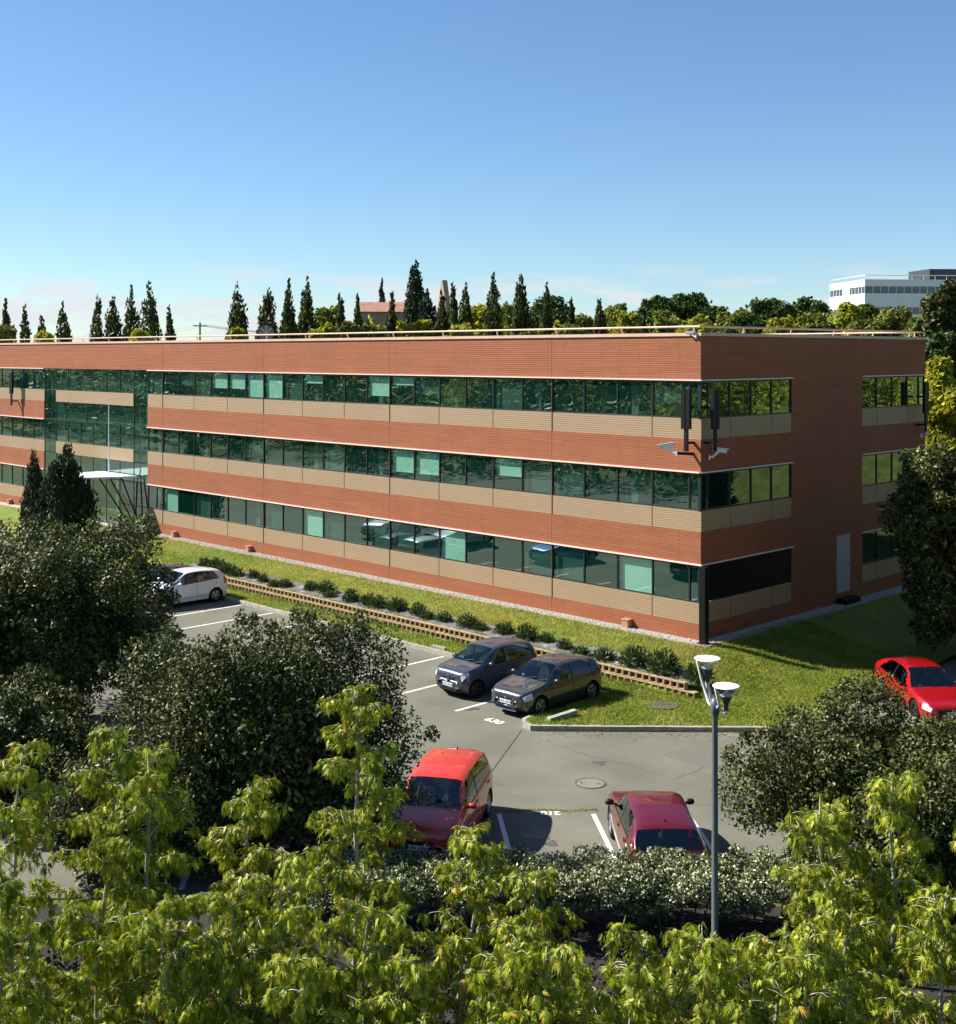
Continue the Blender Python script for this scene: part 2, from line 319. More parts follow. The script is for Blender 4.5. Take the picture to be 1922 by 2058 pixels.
# ------------------------------------------------------------------ ground
def hgt(X, Y):
    X = np.asarray(X, float); Y = np.asarray(Y, float)
    h = 5.6*sstep(20,31,Y)*(1-.35*sstep(-20,-60,X)) + 5.5*sstep(45,170,Y)
    h = np.maximum(h, 13*sstep(15,62,X+.25*Y)*sstep(-2,16,Y))
    h = np.maximum(h, 15*sstep(-46,-125,Y)*sstep(20,-25,X))
    return h
def axis_coords(lo, hi, fine_lo, fine_hi, step):
    a = np.arange(fine_lo, fine_hi+1e-6, step)
    l = fine_lo - np.cumsum(np.geomspace(step, 500, 26)); r = fine_hi + np.cumsum(np.geomspace(step, 500, 26))
    return np.concatenate([l[::-1], a, r])
gx = axis_coords(0,0,-120,90,3.0); gy = axis_coords(0,0,-120,130,3.0)
GX, GY = np.meshgrid(gx, gy, indexing='ij')
GZ = hgt(GX, GY) - .03
nx, ny = GX.shape; idx = np.arange(nx*ny).reshape(nx, ny)
GF = np.stack([idx[:-1,:-1], idx[1:,:-1], idx[1:,1:], idx[:-1,1:]], -1).reshape(-1,4)
struct(np_mesh('ground', np.stack([GX,GY,GZ],-1).reshape(-1,3), GF, M['ground'], smooth=True))

mb = MB(); mb.add([(*W(-75,26.0),0),(*W(45,26.0),0),(*W(45,48),0),(*W(-2,66),0),(*W(-75,95),0)], [(0,1,2,3,4)])
struct(mb.build('asphalt_road', M['asphalt']))

# lawn: convex pieces cut from a grid, with the bank rising to the wall
def lawn_z(X, Y):
    X = np.asarray(X,float); Y = np.asarray(Y,float)
    sharp = np.where(Y < -4.3, .14, .55+.07*sstep(-4.3,-3,Y)+.22*sstep(-3,-.7,Y))
    soft = .14 + .70*sstep(-5.6,-.7,Y)
    k = sstep(1.6,3.0,X)
    z = sharp*(1-k)+soft*k
    t = sstep(.3,4.4,X)
    return z*(1-t)+.14*t + .012*np.sin(3.1*X+1.7*Y)*np.sin(2.3*Y-.9*X)
P2 = [(.45,-9.75),(.62,-10.08),(1.1,-10.2),(6.3,-5.1),(6.85,-3.9),(6.6,1.6),(5.2,19),(.45,19)]
bm = bmesh.new()
def lawn_piece(poly, ys=None):
    xs = [p[0] for p in poly]; yl = [p[1] for p in poly]
    b = bmesh.new()
    X = np.arange(min(xs), max(xs)+.3, .3); Y = np.arange(min(yl), max(yl)+.3, .3)
    X[-1] = max(xs); Y[-1] = max(yl)
    if ys is not None: Y = ys
    g = [[b.verts.new((x,y,0)) for y in Y] for x in X]
    for i in range(len(X)-1):
        for j in range(len(Y)-1): b.faces.new((g[i][j], g[i+1][j], g[i+1][j+1], g[i][j+1]))
    n = len(poly)
    for i in range(n):
        p, q = poly[i], poly[(i+1)%n]; d = (q[0]-p[0], q[1]-p[1]); l = math.hypot(*d)
        if l < 1e-6: continue
        bmesh.ops.bisect_plane(b, geom=b.verts[:]+b.edges[:]+b.faces[:], dist=1e-5, plane_co=(p[0],p[1],0), plane_no=(d[1]/l,-d[0]/l,0), clear_outer=True)
    for v in b.verts: v.co.z = float(lawn_z(v.co.x, v.co.y))
    return b
yrow = np.concatenate([np.arange(-5.75,-4.4,.25),[-4.35,-4.25],np.arange(-4.1,.01,.27)]); yrow[-1] = 0
LV = []; LF = []
for poly, ys in (([(-80,-5.75),(.45,-5.75),(.45,0),(-80,0)], yrow), (P2, None), ([(0,0),(.45,0),(.45,19),(0,19)], None)):
    b = lawn_piece(poly, ys); o = len(LV); b.verts.index_update()
    LV += [tuple(v.co) for v in b.verts]; LF += [tuple(o+v.index for v in f.verts) for f in b.faces]; b.free()
me = bpy.data.meshes.new('lawn'); me.from_pydata(LV, [], LF); struct(finish(me, 'lawn', M['lawn'], smooth=True))

# kerb stones
mb = MB()
def kerb_run(pts, wd=.13, z1=.15):
    for p, q in zip(pts[:-1], pts[1:]):
        d = Vector((q[0]-p[0], q[1]-p[1])); l = d.length; d.normalize(); n = Vector((-d.y, d.x))*wd/2
        k = max(1, round(l/1.0))
        for i in range(k):
            a = Vector(p)+d*(l*i/k+.006); c = Vector(p)+d*(l*(i+1)/k-.006); zz = z1+random.uniform(-.006,.006)
            mb.prism([tuple(a-n), tuple(c-n), tuple(c+n), tuple(a+n)], -.02, zz)
random.seed(3)
kerb_run([(-80,-5.81),(.36,-5.81)]); kerb_run([(.40,-9.55),(.46,-9.95),(.70,-10.2),(1.12,-10.28),(6.36,-5.14),(6.93,-3.9),(6.68,1.6)])
struct(mb.build('kerb', M['kerb']))

# gravel strip with loose stones
mb = MB(); mb.add([(-80,-.62,.85),(.62,-.62,.85),(0,0,.86),(-80,0,.86)], [(0,1,2,3)]); mb.add([(.62,-.62,.852),(.62,18,.852),(0,18,.862),(0,0,.862)], [(0,1,2,3)])
struct(mb.build('gravel_path', M['gravel']))
rng = np.random.default_rng(5)
def pebbles(n, X, Y, Z, s0, s1, rng):
    base = np.array([(1,0,0),(-1,0,0),(0,1,0),(0,-1,0),(0,0,1),(0,0,-1)], float)*np.array([1,1,.7]); tri = np.array([(0,2,4),(2,1,4),(1,3,4),(3,0,4),(2,0,5),(1,2,5),(3,1,5),(0,3,5)])
    s = rng.uniform(s0,s1,(n,1,1))*rng.uniform(.7,1.3,(n,6,1)); a = rng.uniform(0,2*PI,n); c, sn = np.cos(a), np.sin(a)
    P = base[None]*s; x = P[...,0]*c[:,None]-P[...,1]*sn[:,None]; y = P[...,0]*sn[:,None]+P[...,1]*c[:,None]
    V = np.stack([x+X[:,None], y+Y[:,None], P[...,2]+Z[:,None]], -1).reshape(-1,3)
    return V, (tri[None]+6*np.arange(n)[:,None,None]).reshape(-1,3)
n = 9000; X = np.where(rng.random(n) < .78, -rng.random(n)**1.3*44+.55, rng.uniform(.03,.6,n)); Y = np.where(X < 0, rng.uniform(-.64,-.03,n), rng.uniform(-.6,17,n))
V, F = pebbles(n, X, Y, np.full(n,.86), .018, .045, rng); stuff(np_mesh('gravel', V, F, mat('pebble', (.42,.39,.34), .85, noise=.4, nscale=9)))
mb = MB(); mb.box(-80,.64,-.69,-.63,.70,.875); mb.box(.63,.69,-.69,18,.70,.875)
struct(mb.build('gravel_edging', M['kerb']))

# planting bed behind the planter wall
BX0 = -29.0
xs = np.arange(BX0, 2.6, .3); ys = np.linspace(-4.18,-2.95,6); rb = np.random.default_rng(8)
BX, BY = np.meshgrid(xs, ys, indexing='ij'); BY = BY + np.where(BY > -3.1, .12*np.sin(BX*2.1), 0)
BZ = lawn_z(np.minimum(BX,1.4), BY)+.03+rb.uniform(-.012,.02,BX.shape)
idx = np.arange(BX.size).reshape(BX.shape); F = np.stack([idx[:-1,:-1], idx[1:,:-1], idx[1:,1:], idx[:-1,1:]], -1).reshape(-1,4)
struct(np_mesh('planting_bed', np.stack([BX,BY,BZ],-1).reshape(-1,3), F, M['bed'], smooth=True))

# planter block wall, two courses of open-fronted blocks
mb = MB(); bw, bh = .29, .235
for r in range(2):
    x = BX0 + (bw/2 if r else 0)
    xend = 2.75 if r == 0 else 2.45
    while x < xend:
        z0 = .13+r*bh; z1 = z0+bh-.01; y0 = -4.46+r*.07; y1 = -4.2; a, b2 = x+.006, x+bw-.006; t = .030; ti = .028
        mb.add([(a,y0,z0),(b2,y0,z0),(b2,y0,z1),(a,y0,z1),(a+t,y0,z0+ti),(b2-t,y0,z0+ti),(b2-t,y0,z1-ti),(a+t,y0,z1-ti)], [(0,1,5,4),(1,2,6,5),(2,3,7,6),(3,0,4,7)])
        mb.add([(a+t,y0,z0+ti),(b2-t,y0,z0+ti),(b2-t,y0,z1-ti),(a+t,y0,z1-ti),(a+t,y0+.15,z0+ti),(b2-t,y0+.15,z0+ti),(b2-t,y0+.15,z1-ti),(a+t,y0+.15,z1-ti)], [(0,1,5,4),(1,2,6,5),(2,3,7,6),(3,0,4,7)])
        mb.add([(a+t,y0+.13,z0+ti),(b2-t,y0+.13,z0+ti),(b2-t,y0+.15,z1-ti),(a+t,y0+.15,z1-ti)], [(0,1,2,3)], 1)
        mb.add([(a,y0,z1),(b2,y0,z1),(b2,y1,z1),(a,y1,z1),(a,y0,z0),(a,y1,z0),(b2,y0,z0),(b2,y1,z0)], [(0,1,2,3),(4,0,3,5),(1,6,7,2)])
        x += bw
tag(mb.build('planter_wall', [M['planter'], M['soil']]), 'low ochre wall of two courses of open planter blocks at the foot of the bank', 'wall')

# grass blades
def tufts(n, X, Y, Z, h0, h1, wd, rng, lean=.5):
    a = rng.uniform(0,2*PI,n); h = rng.uniform(h0,h1,n); dx, dy = np.cos(a)*wd, np.sin(a)*wd; lx, ly = rng.normal(0,lean,n)*h, rng.normal(0,lean,n)*h
    V = np.stack([np.stack([X-dx,Y-dy,Z],-1), np.stack([X+dx,Y+dy,Z],-1), np.stack([X+lx,Y+ly,Z+h],-1)], 1).reshape(-1,3)
    return V, np.arange(3*n).reshape(-1,3)
rng = np.random.default_rng(12)
n1, n2 = 90000, 70000
X = np.concatenate([-rng.random(n1)**1.4*46+.8, rng.uniform(.45,6.8,n2)]); Y = np.concatenate([rng.uniform(-5.72,-.68,n1), rng.uniform(-10.1,6,n2)])
bed = (Y > -4.5) & (Y < -2.9) & (X > BX0) & (X < 2.6)
def inpoly(X, Y, P):
    ok = np.ones(len(X), bool)
    for p, q in zip(P, P[1:]+P[:1]): ok &= (q[0]-p[0])*(Y-p[1])-(q[1]-p[1])*(X-p[0]) > .03
    return ok
ok = ~bed & (((X < .45) & (Y > -5.72)) | inpoly(X, Y, P2)); X, Y = X[ok], Y[ok]
patch = .5+.3*np.sin(X*2.7+1.3*np.sin(Y*2.1))*np.sin(Y*3.1-X)+.4*np.sin(X*.9+2*np.sin(Y*.8))*np.sin(Y*1.3+X*.35)
V, F = tufts(len(X), X, Y, lawn_z(X,Y)-.01, .04, .13, .014, rng)
tn = np.clip(.25+.45*patch+rng.normal(0,.22,len(X))+.36*((Y > -3) & (X < 1)), 0, 1)
stuff(np_mesh('grass', V, F, M['blade'], tint=tn))
n = 900; X, Y = [], []
for i in range(n):
    la = rng.uniform(-.2,3.0); x, y = W(la, 31.0+.05*math.sin(la*5)+rng.normal(0,.035)); X.append(x); Y.append(y)
V, F = tufts(n, np.array(X), np.array(Y), np.zeros(n), .015, .05, .012, rng); stuff(np_mesh('weeds', V, F, M['blade'], tint=rng.uniform(.75,1,n)))

n = 5200; cl = rng.uniform(BX0, 2.9, 150); k = rng.integers(0,150,n); X = cl[k]+rng.normal(0,.22,n); up = rng.random(n) < .3
Y = np.where(up, -4.2+rng.normal(0,.05,n), -4.56+rng.normal(0,.06,n)); Z = np.where(up, .52, .13)
V, F = tufts(n, X, Y, Z, .06, .24, .012, rng, .45); stuff(np_mesh('weeds', V, F, M['blade'], tint=np.clip(rng.normal(.4,.25,n),0,1)))
# road markings, stall numbers, seam
mb = MB()
def stripe(p, q, wd=.115, z=.006):
    d = Vector((q[0]-p[0], q[1]-p[1])); d.normalize(); n = Vector((-d.y,d.x))*wd/2; p, q = Vector(p), Vector(q)
    mb.add([(*(p-n),z),(*(q-n),z),(*(q+n),z),(*(p+n),z)], [(0,1,2,3)])
for x in (-1.98,-4.72,-7.5,-10.3,-13.05,-15.8,-18.55,-21.0,-24.0,-26.8): stripe((x,-10.55),(x+.02,-5.95))
for la in (.52,2.86,5.2,-2.1,-4.4,-6.7): stripe(W(la,30.75), W(la+.38,26.4))
for la in (-9.5,-12,-14.5): stripe(W(la,36.5), W(la+1.6,38.4))
stripe(W(7.9,37.9), W(9.6,36.9), .12)
mrk = struct(mb.build('road_markings', M['marking']))
def text_mesh(s, loc, rz, size, m, name, parent=None, thick=0):
    cu = bpy.data.curves.new(name, 'FONT'); cu.body = s; cu.size = size; cu.align_x = 'CENTER'; cu.extrude = thick; cu.offset = .012
    o = bpy.data.objects.new('tmp', cu); C.objects.link(o); dg = bpy.context.evaluated_depsgraph_get()
    me = bpy.data.meshes.new_from_object(o.evaluated_get(dg)); bpy.data.objects.remove(o)
    ob = finish(me, name, m, parent); ob.location = loc; ob.rotation_euler = (0,0,rz); return ob
x, y = W(.40,38.45); struct(text_mesh('630', (x,y,.006), 0, .46, M['marking'], 'road_markings'))
x, y = W(1.80,30.92); struct(text_mesh('210', (x,y,.006), YAW-PI/2+PI, .33, M['marking'], 'road_markings'))
mb = MB(); stripe(W(1.32,37.6), W(.12,32.9), .035, .005); struct(mb.build('road_seam', M['seam']))

mb = MB(); rngc = np.random.default_rng(15)
for la, dp, la2, dp2 in ((2.2,36.2,5.0,33.6),(5.2,33.2,7.2,35.2),(-1.0,34.0,1.0,32.2),(3.6,31.6,5.8,31.2)):
    t = np.linspace(0,1,16); q = np.column_stack([la+(la2-la)*t+np.cumsum(rngc.normal(0,.045,16)), dp+(dp2-dp)*t+np.cumsum(rngc.normal(0,.045,16))])
    for p0, p1 in zip(q[:-1], q[1:]): stripe(W(*p0), W(*p1), .009, .0045)
struct(mb.build('road_cracks', M['seam']))
mb = MB(); pc = W(6.4,34.9)
mb.prism([(pc[0]+a,pc[1]+b) for a,b in ((-1.1,-.55),(1.0,-.6),(1.05,.5),(-1.05,.6))], -.01, .005); struct(mb.build('road_patch', mk_ground('patch_asphalt', [(.3,(.112,.11,.092)),(.5,(.143,.141,.116)),(.7,(.19,.188,.155))], 30, .3)))
mb = MB()
for la, dp, r in ((1.4,29.4,.30),(1.7,28.9,.16),(-.2,39.9,.22),(3.4,34.6,.18)):
    c = W(la,dp); a = np.linspace(0,2*PI,18,endpoint=False); rr = r*(1+.28*np.sin(a*3+la)+rngc.normal(0,.08,18)); mb.add([(c[0]+q*math.cos(t), c[1]+q*math.sin(t), .0048) for t, q in zip(a, rr)], [tuple(range(18))])
struct(mb.build('oil_stains', mat('oil_stain', (.085,.082,.076), .55, noise=.3, nscale=8)))
n = 700; k = np.arange(n); la = np.where(k < 350, rngc.uniform(-2,6,n), rngc.uniform(1.5,9,n)); dp = np.where(k < 350, 25.9+np.abs(rngc.normal(0,.9,n)), 37.6+(la-1.4)*-.02-np.abs(rngc.normal(0,.45,n)))
xy = np.array([W(a,b) for a,b in zip(la,dp)]); P = np.column_stack([xy, rngc.uniform(.008,.02,n)]); A = np.column_stack([rngc.normal(size=(n,2)), rngc.normal(0,.15,n)]); N = np.column_stack([rngc.normal(0,.3,(n,2)), np.ones(n)])
B = np.cross(A/np.linalg.norm(A,axis=1)[:,None], N); A = A/np.linalg.norm(A,axis=1)[:,None]; l = rngc.uniform(.02,.05,(n,1))
V = np.stack([P-A*l, P+B*l*.5, P+A*l, P-B*l*.5], 1).reshape(-1,3)
stuff(np_mesh('fallen_leaves', V, np.arange(4*n).reshape(-1,4), mat('dry_leaf', (.26,.17,.06), .8, noise=.5, nscale=4)))
def manhole(loc, r, label, mats):
    o = empty('manhole_cover', loc)
    m1 = MB(); m1.lathe([(0,.010),(r*.86,.010),(r*.86,-.02)], n=32)
    for k in range(2):
        a = .6+k*PI; m1.box(r*.55*math.cos(a)-.05, r*.55*math.cos(a)+.05, r*.55*math.sin(a)-.025, r*.55*math.sin(a)+.025, .004, .012, 1)
    m1.build('cover_plate', [mats[0], M['seam']], o)
    m2 = MB(); m2.lathe([(r*.88,.0),(r*.88,.014),(r,.014),(r,-.02)], n=32); m2.build('rim', mats[1], o)
    return tag(o, label, 'manhole cover')
x, y = W(2.98,32.95); manhole((x,y,.002), .42, 'round manhole cover set in the asphalt before the crimson car', (M['manhole_c'], M['manhole']))
x, y = W(5.95,39.7); manhole((x,y,float(lawn_z(x,y))+.03), .45, 'round brown manhole cover set in the grass by the lamp post', (M['manhole'], M['manhole']))
mb = MB(); mb.box(-.55,.55,-.09,.09,0,.16)
o = mb.build('kerb_block', M['kerb'], loc=(1.25,-9.05,.13)); o.rotation_euler = (0,R_(-4),R_(82)); tag(o, 'loose pale kerb stone lying on the grass beside the dark hatchback', 'kerb stone')
mb = MB(); mb.box(-.35,.35,-.06,.06,0,.10)
o = mb.build('kerb_block', M['kerb'], loc=(-8.1,-5.62,.14)); o.rotation_euler = (0,0,R_(4)); tag(o, 'small pale stone on the kerb behind the empty stall', 'kerb stone')

# ------------------------------------------------------------------ brick office building
bld = empty('office_building', (-20,9,0)); tag(bld, 'long three storey brick office building with dark green ribbon windows', 'office building')
BINV = Vector((-20,9,0))
def part(mb, name, mats, smooth=False, parent=None):
    o = mb.build(name, mats, parent if parent is not None else bld, smooth)
    if parent is None:                     # keep world coordinates under the empty
        o.matrix_parent_inverse = Matrix.Translation(-BINV)
    return o
XL, YB = -78.0, 17.9
MOD = 1.7087; S0 = .545
AT0, AT1 = -(S0+23*MOD), -(S0+31*MOD)     # entrance glazing from AT0 (right) to AT1 (left)
ZT = [10.45, 7.05, 3.65]                  # window heads
WH, BH = 1.42, .77
RW0, RW1 = 6.25, 11.95                    # blind brick wall on the right face between these Y
GR = .07; TH = .35
def band(z0, z1, spans, m, name, out=0.0, th=TH):
    """horizontal bands as boxes: ('f',x0,x1) on the front face, ('r',y0,y1) on the right face"""
    for s in spans:
        mb = MB()
        for k, a, b in s:
            if k == 'f': mb.box(a, b, -out, th, z0, z1)
            else: mb.box(-th, out, a, b, z0, z1)
        part(mb, name, m)
bspans = [[('f',AT0,0),('r',TH,RW0)], [('f',XL,AT1)], [('r',RW1,YB)]]
band(10.45,12.08, [[('f',XL,0),('r',TH,YB)]], M['brick'], 'brick_parapet')
band(7.05,8.26, bspans, M['brick'], 'brick_band'); band(3.65,4.86, bspans, M['brick'], 'brick_band'); band(-.1,1.46, bspans, M['brick'], 'brick_band')
mb = MB(); mb.box(-TH, 0, RW0, RW1, -.1, 10.45); part(mb, 'stair_wall', M['brick'])
for z in ZT:
    zb = z-WH
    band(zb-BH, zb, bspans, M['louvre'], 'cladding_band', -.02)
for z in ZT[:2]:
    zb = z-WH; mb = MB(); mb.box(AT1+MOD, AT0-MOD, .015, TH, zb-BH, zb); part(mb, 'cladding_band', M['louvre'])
# joints
mb = MB()
for k in range(4, 24, 6):
    x = -(S0+k*MOD); mb.box(x-.011, x+.011, -.003, .02, .83, 12.08)
for k in (1,6,8,10,12,14,16,18,20):
    for z in ZT:
        x = -(S0+k*MOD); mb.box(x-.010, x+.010, .010, .03, z-WH-BH, z-WH)
x = -(S0+22*MOD)
for y in (1.94,4.8,13.3,16.2):
    for z in ZT: mb.box(-.03,-.012, y-.008, y+.008, z-WH-BH, z-WH)
part(mb, 'cladding_joints', M['joint'])
# pale ledges over the windows
for z in ZT:
    mb = MB(); mb.box(AT0, .07, -.07, 0, z-.03, z+.015); mb.box(0, .07, 0, RW0, z-.03, z+.015); part(mb, 'ledge', M['ledge'])
    mb = MB(); mb.box(XL, AT1, -.07, 0, z-.03, z+.015); part(mb, 'ledge', M['ledge'])
    mb = MB(); mb.box(0, .07, RW1, YB, z-.03, z+.015); part(mb, 'ledge', M['ledge'])
# coping, roof and safety rail
mb = MB(); mb.box(XL, .05, -.05, .4, 12.08, 12.2); mb.box(-.4, .05, .4, YB+.05, 12.08, 12.2); mb.box(XL,-.4, YB-.4, YB+.05, 12.08, 12.2); part(mb, 'coping', M['coping'])
mb = MB(); mb.box(XL, -TH, TH, YB, 11.7, 11.9); part(mb, 'roof', M['roof'])
mb = MB(); mb.box(XL, -TH, YB-.3, YB-.01, -.1, 12.07); mb.box(XL, XL+.3, .4, YB-.4, -.1, 11.65); part(mb, 'rear_wall', M['brick'])
mb = MB(); zr = 12.43
mb.tube([(XL,.12,zr),(-.12,.12,zr),(-.12,YB-.2,zr)], .038, 8)
mb.tube([(XL,YB-.25,zr),(-.3,YB-.25,zr)], .038, 8)
k = 0
while True:
    x = -.4-3.42*k
    if x < XL: break
    mb.tube([(x,.20,12.18),(x,.14,12.3),(x,.12,zr)], .03, 6); mb.tube([(x,YB-.3,12.18),(x,YB-.25,zr)], .03, 6); k += 1
for y in np.arange(3, YB, 3.4): mb.tube([(-.20,y,12.18),(-.14,y,12.3),(-.12,y,zr)], .03, 6)
part(mb, 'safety_rail', M['coping'])
# interiors: slabs, ceilings, back wall, partitions, desks
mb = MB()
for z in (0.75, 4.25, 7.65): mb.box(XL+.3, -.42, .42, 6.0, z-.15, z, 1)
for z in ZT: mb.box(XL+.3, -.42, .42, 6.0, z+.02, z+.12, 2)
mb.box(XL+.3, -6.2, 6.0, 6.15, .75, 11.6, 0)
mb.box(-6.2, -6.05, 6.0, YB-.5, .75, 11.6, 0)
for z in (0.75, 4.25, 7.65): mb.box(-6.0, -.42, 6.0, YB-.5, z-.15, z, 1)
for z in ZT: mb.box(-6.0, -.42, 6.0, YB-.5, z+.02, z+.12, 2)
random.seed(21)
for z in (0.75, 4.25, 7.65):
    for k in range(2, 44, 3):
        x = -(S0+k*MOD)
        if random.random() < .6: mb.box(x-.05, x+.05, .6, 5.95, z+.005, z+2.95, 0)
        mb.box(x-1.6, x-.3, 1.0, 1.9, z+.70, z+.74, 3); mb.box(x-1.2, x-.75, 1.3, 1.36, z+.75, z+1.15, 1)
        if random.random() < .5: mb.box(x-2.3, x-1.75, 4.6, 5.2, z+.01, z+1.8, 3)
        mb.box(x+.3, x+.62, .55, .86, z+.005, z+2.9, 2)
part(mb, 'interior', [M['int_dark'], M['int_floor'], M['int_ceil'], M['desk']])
# ribbon windows: frame + one pane mesh per opening (+ roller blinds)
blinds = {(0,16):.95,(0,17):.95,(0,18):.62,(0,19):.62,(0,14):.30,(0,6):.0,(0,7):.0,(1,10):.78,(1,9):.78,(1,6):.55,(2,22):1,(2,14):1,(2,8):1,(2,2):1,(0,11):.7,(0,10):.28}
rngw = random.Random(4)
def pane_quad(p0, p1, z0, z1, nrm, frm=None):
    """slightly tilted glass sheet with thickness"""
    t1, t2 = rngw.uniform(-.003,.003), rngw.uniform(-.0035,.0035)
    p0, p1 = Vector(p0), Vector(p1); n = Vector(nrm)
    V = [Vector((p0.x,p0.y,z0))+n*(t1+t2), Vector((p1.x,p1.y,z0))+n*(-t1+t2), Vector((p1.x,p1.y,z1))+n*(-t1-t2), Vector((p0.x,p0.y,z1))+n*(t1-t2)]
    m = MB(); m.add(V, [(0,1,2,3)]); return m
def ribbon(face, edges, z, row=None, glassm=None, single=False):
    zb = z-WH; e0, e1 = edges[0], edges[-1]; fm = MB(); lo, hi = min(e0,e1), max(e0,e1)
    def bx(a, b, z0, z1, d0=.03, d1=.13):
        if face == 'f': fm.box(a, b, d0, d1, z0, z1)
        else: fm.box(-d1, -d0, a, b, z0, z1)
    bx(lo, hi, z-.10, z-.031); bx(lo, hi, zb+.001, zb+.045)
    for i, e in enumerate(edges):
        wd = .028
        a, b = (e-wd, e+wd)
        if e == lo: a, b = lo, lo+wd*1.4
        if e == hi: a, b = hi-wd*1.4, hi
        if face == 'f' and hi == 0 and e == hi: a, b = -.16, -.03
        if face == 'r' and e == 0: continue
        bx(a, b, zb+.046, z-.101)
    win = part(fm, 'ribbon_window', M['frame'])
    allp = MB()
    for i in range(len(edges)-1):
        a, b = sorted((edges[i], edges[i+1])); a += .03; b -= .03
        if face == 'f': pm = pane_quad((a,GR,0), (b,GR,0), zb+.04, z-.10, (0,-1,0))
        else: pm = pane_quad((-GR,a,0), (-GR,b,0), zb+.04, z-.10, (1,0,0))
        if single: allp.add(pm.v, [(0,1,2,3)])
        else:
            part(pm, 'pane', M['glass'], parent=win)
        if row is not None and blinds.get((row,i)):
            h = (WH-.15)*blinds[(row,i)]; bm_ = MB()
            bm_.box(a+.05, b-.05, GR+.10, GR+.112, z-.11-h, z-.11); bm_.box(a+.05, b-.05, GR+.09, GR+.125, z-.135-h, z-.11-h)
            part(bm_, 'roller_blind', M['blind'], parent=win)
        elif row is not None and face == 'f' and i > 0 and rngw.random() < (.5 if i > 12 else .25):
            h = (WH-.15)*rngw.choice([1,1,1,.6,.85]); bm_ = MB(); bm_.box(a+.03, b-.03, GR+.16, GR+.17, z-.11-h, z-.11); part(bm_, 'curtain', M['shade_f'], parent=win)
    if single: part(allp, 'pane', M['glass'], parent=win)
fe = [0.0]+[-(S0+k*MOD) for k in range(24)]
le = [AT1-k*MOD for k in range(0,13)]; le.append(XL+.3)
for r, z in enumerate(ZT):
    ribbon('f', fe, z, r)
    ribbon('f', le, z, None, single=True)
    if r < 2: ribbon('r', [0,.51,1.94,3.38,4.82,RW0], z)
    ribbon('r', [RW1,13.33,14.75,16.2,17.35,YB], z)
# black slats standing in for the dark reflection in the corner's ground floor window
mb = MB()
for k in range(24):
    z0 = 3.65-WH+.05+k*(WH-.09)/24; mb.box(-.08-.012*(k%2), -.03, .1, RW0-.02, z0, z0+(WH-.09)/24-.002)
part(mb, 'dark_reflection_panel', M['dark_refl'])
mb = MB(); mb.box(-.05,.03,9.75,10.85,1.29,3.72); mb.box(.031,.05,10.66,10.72,2.35,2.42,1); part(mb, 'side_door', [M['doorgrey'], M['black']])
mb = MB(); mb.box(.0,.5,9.7,10.9,.75,1.08); part(mb, 'door_step', M['black'])
# entrance glazing
ed = [AT0-k*MOD for k in range(9)]; fm = MB(); gp = MB()
rows = [(10.45,9.03,None),(9.03,8.26,'edge'),(8.26,7.05,'big'),(7.05,5.63,None),(5.63,4.86,'edge'),(4.86,3.65,None),(3.65,2.23,None),(2.23,1.46,'low'),(1.46,.8,'low')]
for zt, zb, kd in rows:
    if kd == 'edge': xs_ = [(AT0-MOD,AT0),(AT1,AT1+MOD)]
    elif kd == 'big': xs_ = [(AT0-MOD,AT0),(AT0-4.5*MOD,AT0-MOD),(AT1+MOD,AT0-4.5*MOD),(AT1,AT1+MOD)]
    else: xs_ = [(ed[k+1],ed[k]) for k in range(8)]
    for a, b in xs_:
        pm = pane_quad((a+.03,.05,0),(b-.03,.05,0), zb+.02, zt-.02, (0,-1,0)); gp.add(pm.v, [(0,1,2,3)])
        fm.box(a-.025, a+.025, .03, .13, zb+.03, zt-.03)
    fm.box(AT1, AT0, .028, .10, zb-.025, zb+.025) if kd is None or kd == 'low' or kd == 'big' else None
cw = part(fm, 'entrance_glazing', M['frame']); part(gp, 'pane', M['glass'], parent=cw)
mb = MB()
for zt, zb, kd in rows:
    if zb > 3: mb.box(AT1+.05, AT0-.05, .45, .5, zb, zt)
part(mb, 'dark_backing', M['int_dark'])  # dark sheet added behind the upper glazing to darken its panes
# entrance canopy on a dark column with raking stays
cx0, cx1 = AT0-4.9, AT0-1.3
cz = 4.0
can = empty('entrance_canopy', (-44.2,-1.8,.8)); tag(can, 'thin pale blue entrance canopy on a dark post before the glazing', 'canopy')
ci = Matrix.Translation(-Vector(can.location))
def cpart(mb, name, m):
    o = mb.build(name, m, can); o.matrix_parent_inverse = ci; return o
mb = MB(); mb.prism([(cx0-.4,-.1),(cx0-.6,-3.6),(cx0+2.2,-3.9),(cx1,-1.2),(cx1+.3,-.1)], cz, cz+.09); cpart(mb, 'canopy_slab', M['canopy'])
mb = MB(); mb.tube([(cx0+2.6,-2.6,.7),(cx0+2.6,-2.6,cz)], .11, 12); cpart(mb, 'column', M['black'])
mb = MB(); mb.tube([(cx0+2.2,-3.2,.7),(cx0+2.2,-3.2,cz)], .05, 8); mb.tube([(cx0+.6,-3.0,.7),(cx0+.6,-3.0,cz)], .05, 8); cpart(mb, 'slim_posts', M['steel'])
mb = MB()
for k in range(3): mb.tube([(cx1-2.4+.9*k,-1.3+.3*k,cz), (cx1-.9+.8*k,-.35,1.6)], .045, 6)
cpart(mb, 'raking_stays', M['black'])
mb = MB(); mb.tube([(cx0+2.05,-1.0,cz+.09),(cx0+2.05,-1.0,8.3)], [.045,.03], 8)
tag(mb.build('flagpole', M['canopy']), 'slim pale pole rising above the entrance canopy before the glazing', 'pole')

